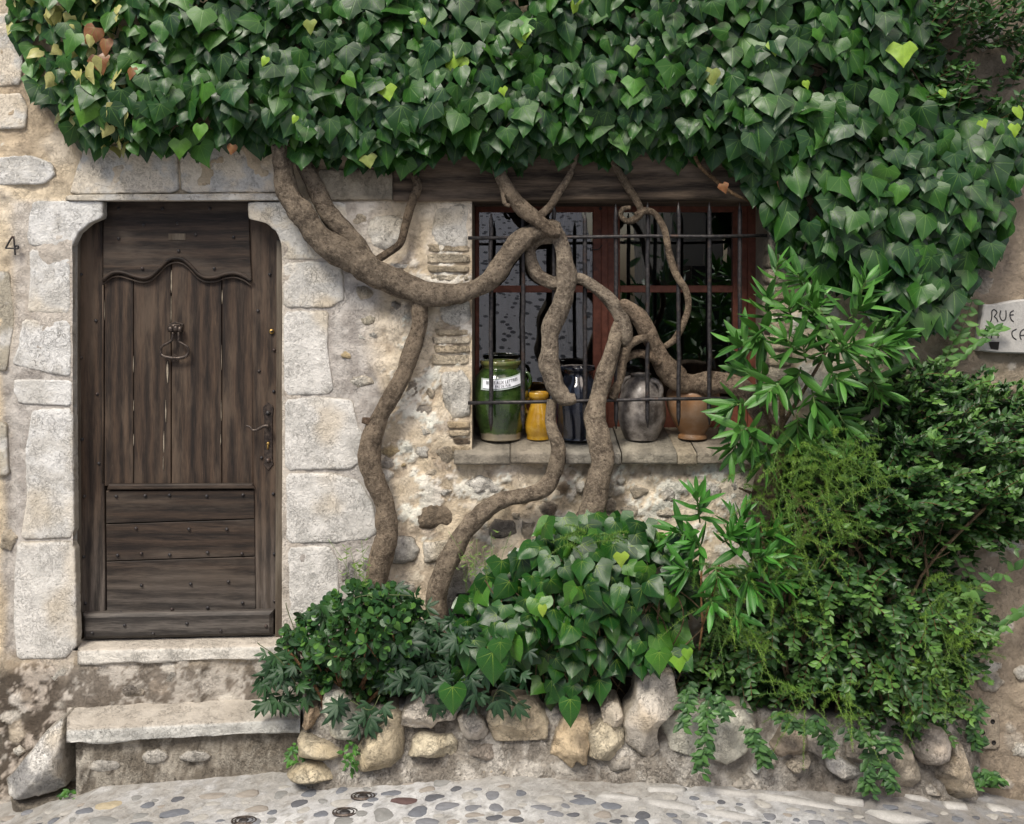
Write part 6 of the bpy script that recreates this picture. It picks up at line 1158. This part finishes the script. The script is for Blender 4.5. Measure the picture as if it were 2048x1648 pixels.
# trailing sprays over the planter stones
spr = thing('creeper', W(1420, 1420, -.45), 'sprays of small heart leaves trailing down the planter stones right of centre', 'creeper')
P, dd, nn, ss, cc = [], [], [], [], []; g = MB(); rg = np.random.default_rng(66)
for pts in ([(1380, 1370, -.5), (1372, 1410, -.53), (1366, 1450, -.54)], [(1420, 1390, -.5), (1412, 1440, -.54), (1410, 1490, -.55), (1402, 1530, -.54)], [(1440, 1390, -.5), (1450, 1430, -.54)], [(1500, 1460, -.46), (1520, 1490, -.46), (1530, 1520, -.44)], [(1650, 1460, -.40), (1660, 1500, -.42)], [(1740, 1500, -.34), (1735, 1540, -.36), (1740, 1580, -.34)], [(1760, 1510, -.34), (1775, 1550, -.35), (1785, 1570, -.32)], [(1560, 1430, -.46), (1600, 1450, -.46), (1640, 1440, -.46)], [(1700, 1460, -.4), (1750, 1480, -.40), (1790, 1490, -.36)], [(1960, 1400, -.1), (1950, 1450, -.1), (1955, 1490, -.08)], [(1950, 1560, -.08), (1975, 1545, -.08), (2000, 1560, -.06)]):
    cv = catmull([W(*p) for p in pts], 8); g = MB(); g.tube(cv, .0016, 4); g.build('stem', M['green_stem'], spr, True, (.06, .08, .03))
    for j, p in enumerate(cv):
        for sgn in (-1, 1):
            for e in range(2): P.append(p+rg.normal(0, .012, 3)*[1, .5, 1]); dd.append((sgn*.9, -.3, -.7+rg.normal(0, .4))); nn.append((rg.normal(0, .3), -1, .7)); ss.append(rg.uniform(.030, .05)); k = rg.random(); cc.append(np.array([.02, .065, .02])*(1-k)+np.array([.06, .16, .03])*k)
plant_leaves(spr, 'leaf', OT, P, dd, nn, ss, np.array(cc), M['small_leaf'], 290, np.array(ss))
# long shoots rising out of the shrub towards the sign
long_ = thing('vine_shoots', W(1900, 760, -.3), 'thin upright vine shoots with pale new leaves in front of the street sign', 'creeper'); P, dd, nn, ss, cc = [], [], [], [], []; g = MB()
for pts in ([(1880, 740, -.2), (1905, 690, -.12), (1925, 655, -.1), (1945, 600, -.08)], [(1900, 740, -.2), (1940, 700, -.12), (1975, 665, -.1), (1992, 655, -.1)], [(1760, 790, -.4), (1735, 730, -.4), (1745, 680, -.38)], [(1700, 720, -.45), (1660, 660, -.42), (1640, 615, -.4)], [(1730, 740, -.42), (1790, 690, -.36), (1760, 640, -.33)], [(1860, 1250, -.3), (1940, 1180, -.26), (2030, 1140, -.22)], [(1900, 1090, -.2), (1938, 1150, -.14), (1940, 1220, -.12)], [(1980, 1290, -.2), (2020, 1240, -.16), (2060, 1210, -.12)]):
    cv = catmull([W(*p) for p in pts], 4); g = MB(); g.tube(cv, .0020, 4); g.build('stem', M['green_stem'], long_, True, (.09, .13, .04))
    for j, p in enumerate(cv[2:]):
        for sgn in (-1, 1): P.append(p); dd.append((sgn*.9, -.3, .1+rg.normal(0, .5))); nn.append((rg.normal(0, .4), -1, .6)); ss.append(rg.uniform(.04, .075)); k = rg.random(); cc.append(np.array([.04, .12, .025])*(1-k)+np.array([.13, .28, .06])*k)
plant_leaves(long_, 'leaf', OT, P, dd, nn, ss, np.array(cc), M['small_leaf'], 290, np.array(ss))
# asparagus fern: needles on fine arching stems
def fern(root, blobs, seed, col_a, col_b, nd=.026):
    rg = np.random.default_rng(seed); V, F, C = [], [], []; n0 = 0; g = MB()
    for (cx, cy, rx, ry, Y, n) in blobs:
        for _ in range(n):
            x = cx+rx*rg.uniform(-1, 1); y = cy+ry*rg.uniform(-1, 1); p = np.array(W(x, y, Y+rg.normal(0, .04))); ax = rg.normal(0, 1, 3)*[1, .5, .8]+[0, -.5, .1]; ax /= np.linalg.norm(ax); l = rg.uniform(.10, .22); pts = []; k = rg.random(); c = np.array(col_a)*(1-k)+np.array(col_b)*k
            for j in range(22):
                t_ = j/21; q = p+ax*l*t_+np.array([0, 0, -.35*l*t_*t_]); pts.append(q)
                for e in range(5):
                    d_ = rg.normal(0, 1, 3)+ax*.7; d_ /= np.linalg.norm(d_); w = np.cross(d_, [0, 1, .2]); w /= np.linalg.norm(w)+1e-9; L_ = nd*rg.uniform(.6, 1.1)*(1-.5*t_); V += [q-w*.0010, q+w*.0010, q+d_*L_]; F.append((n0, n0+1, n0+2)); n0 += 3; C += [c*rg.uniform(.7, 1.2)]*3
            g.tube(np.array(pts)[::5], .0010, 3, False)
    add('needles', V, np.array(F, np.int32), M['green_stem'], root, np.array(C), None, False, 'stuff'); g.build('stems', M['green_stem'], root, True, (.10, .14, .04), 'stuff')
fn = thing('asparagus_fern', W(1640, 1400, -.3), 'feathery asparagus fern with fine yellow green needles threading through the shrub', 'fern')
fern(fn, [(1630, 980, 75, 130, -.50, 85), (1560, 900, 50, 60, -.34, 26), (1560, 1040, 40, 80, -.40, 30), (1700, 940, 50, 50, -.5, 25), (1600, 1170, 60, 80, -.42, 24), (1890, 1240, 60, 80, -.34, 40), (1830, 1370, 80, 60, -.34, 30), (1480, 1250, 70, 50, -.5, 24), (1180, 1080, 60, 20, -.5, 10), (1440, 1160, 60, 40, -.46, 16), (1650, 1400, 100, 40, -.5, 20)], 301, (.055, .15, .014), (.17, .31, .03))
corner = thing('corner_climber', W(2000, 420, -.1), 'wiry small leaved climber on the wall in the top right corner', 'creeper')
twiggy(corner, [(1830, -80), (2090, -80), (2090, 300), (2040, 300), (1990, 260), (1900, 260), (1850, 150)], 401, 36, 2, (.10, .20), (.12, .30), (.034, .062), .024, ((.020, .065, .018), (.055, .15, .03)), (.10, .24, .04), 250, (.3, -.4, .6), gapf=.55, hang=-.2, bright=.3)
# sparse thin grasses over the low ivy and at the foot of the walls
ws = thing('wispy_grass', W(960, 1200, -.25), 'fine pale green wispy stems rising in front of the wall between the trunks', 'grass')
g = MB(); rg = np.random.default_rng(17)
for k in range(26):
    x = rg.uniform(930, 1010) if k < 18 else rg.uniform(690, 730); y = 1190 if k < 18 else 1200; h = rg.uniform(50, 130); g.tube(catmull([W(x, y, -.25), W(x+rg.normal(0, 8), y-h*.5, -.26), W(x+rg.normal(0, 18), y-h, -.27)], 3), .0011, 3)
    for j in range(4): q = np.array(W(x+rg.normal(0, 8), y-h*rg.uniform(.4, 1), -.265)); g.put([q, q+[.012*rg.choice([-1, 1]), 0, .004], q+[.02*rg.choice([-1, 1]), 0, .016]], [(0, 1, 2)])
g.build('stems', M['green_stem'], ws, True, (.16, .26, .06), 'stuff')
def weed(px, py, Y, n, rx, ry, lab, seed, size=(.02, .035)):
    o = thing('weed', W(px, py+ry, Y), lab, 'weed'); creeper(o, [(px, py, rx, ry, Y, n)], seed, n, size, ((.03, .10, .02), (.08, .22, .03)), tmpl=OT)
weed(134, 1592, -.18, 34, 14, 16, 'small green weed in the corner between boulder and lower step', 501)
weed(12, 1625, -.12, 16, 14, 9, 'tiny weed at the foot of the wall in the bottom left corner', 502)
weed(592, 1512, -.38, 44, 15, 28, 'green weed growing beside the right end of the lower step', 503)
weed(702, 1510, -.47, 48, 16, 32, 'leafy weed between the two stacked cream stones and the tan boulder', 504)
weed(1985, 1560, -.10, 30, 30, 14, 'low weed under the vent block near the bottom right', 505)

# ------------------------------------------------------------------ the other side of the lane, seen only in the panes
op = MB(); op.put([(2.25, -9, -1), (2.25, -9, 6.5), (3.72, -16.5, 6.5), (3.72, -16.5, -1), (3.56, -12, 6.5), (3.56, -12, -1)], [(0, 1, 2, 3)])
def house(name, x0, x1, y0, y1, h, col, lab, wins):
    t = NT(name+'_render'); v = t.coord(); t.done(t.mix(t.noise(v, 3, 6), [c*.75 for c in col], col), .9, t.bump(t.noise(v, 20, 5), .5, .02), .2)
    xa, xb = (x0 if isinstance(x0, tuple) else (x0, x0)), (x1 if isinstance(x1, tuple) else (x1, x1)); x0, x1 = min(xa), max(xb); g = MB(); g.put([(x_, y_, z_) for x_, y_ in ((xa[0], y0), (xa[1], y1), (xb[0], y0), (xb[1], y1)) for z_ in (-1.5, h)], [(0, 1, 3, 2), (4, 6, 7, 5), (0, 4, 5, 1), (2, 3, 7, 6), (0, 2, 6, 4), (1, 5, 7, 3)]); o = g.build(name, t.mat); props(o, lab, 'house'); r = MB(); r.put([(xa[0], y0, h+.01), (xb[0], y0, h+.01), (xb[1], y1, h+.01), (xa[1], y1, h+.01), ((xa[0]+xb[0])/2, y0+1, h+1.0), ((xa[1]+xb[1])/2, y1-1, h+1.0)], [(0, 1, 4), (1, 2, 5, 4), (2, 3, 5), (3, 0, 4, 5), (3, 2, 1, 0)]); r.build('roof', M['orange_clay'], o)
    for (a, b, z0_, z1_) in wins:
        w = MB(); w.box(a, b, y1-.02, y1+.03, z0_, z1_); w.build('window', M['dark_room'], o); w = MB(); w.box(a-.45, a-.03, y1+.0, y1+.06, z0_, z1_); w.box(b+.03, b+.45, y1+.0, y1+.06, z0_, z1_); w.build('shutter', M['frame_wood'], o)
house('neighbour_house', 2.3, (3.99, 3.035), -13.5, -9.0, 4.6, (.35, .32, .27), 'plastered house across the lane right of the climbing street', [(2.6, 3.1, 1.2, 2.4)])
house('neighbour_house', (4.065, 3.095), 12, -13.5, -9.0, 4.2, (.36, .30, .24), 'long ochre house across the lane beyond a narrow gap', [(5, 5.9, 1.2, 2.4), (8, 8.9, 1.2, 2.4)])
house('neighbour_house', -14, -3.2, -14, -9.0, 4.0, (.38, .35, .30), 'pale house across the lane left of the climbing street', [(-5.5, -4.6, 1.2, 2.4), (-8.5, -7.6, 1.2, 2.4)])
tub = thing('potted_shrub', (2.05, -8.6, 0), 'leafy shrub standing across the lane against the plastered house', 'shrub')
rg = np.random.default_rng(91); n = 900; P = np.stack([2.05+rg.normal(0, .26, n), -8.4+rg.normal(0, .25, n), .9+rg.normal(0, .7, n)], 1); P[:, 2] = np.maximum(P[:, 2], .1)
V, F, C, UV = set_leaves(LT, P, rg.normal(0, 1, (n, 3)), rg.normal(0, 1, (n, 3)), rg.uniform(.2, .35, n), np.tile([.03, .09, .025], (n, 1))); add('foliage', V, F, M['lance_leaf'], tub, C, UV, True, 'stuff')
g = MB(); g.tube([(2.05, -8.5, -.1), (2.03, -8.5, .6), (2.07, -8.5, 1.3)], .04, 8); g.build('trunk', M['bark'], tub, True, (1, 1, 1))
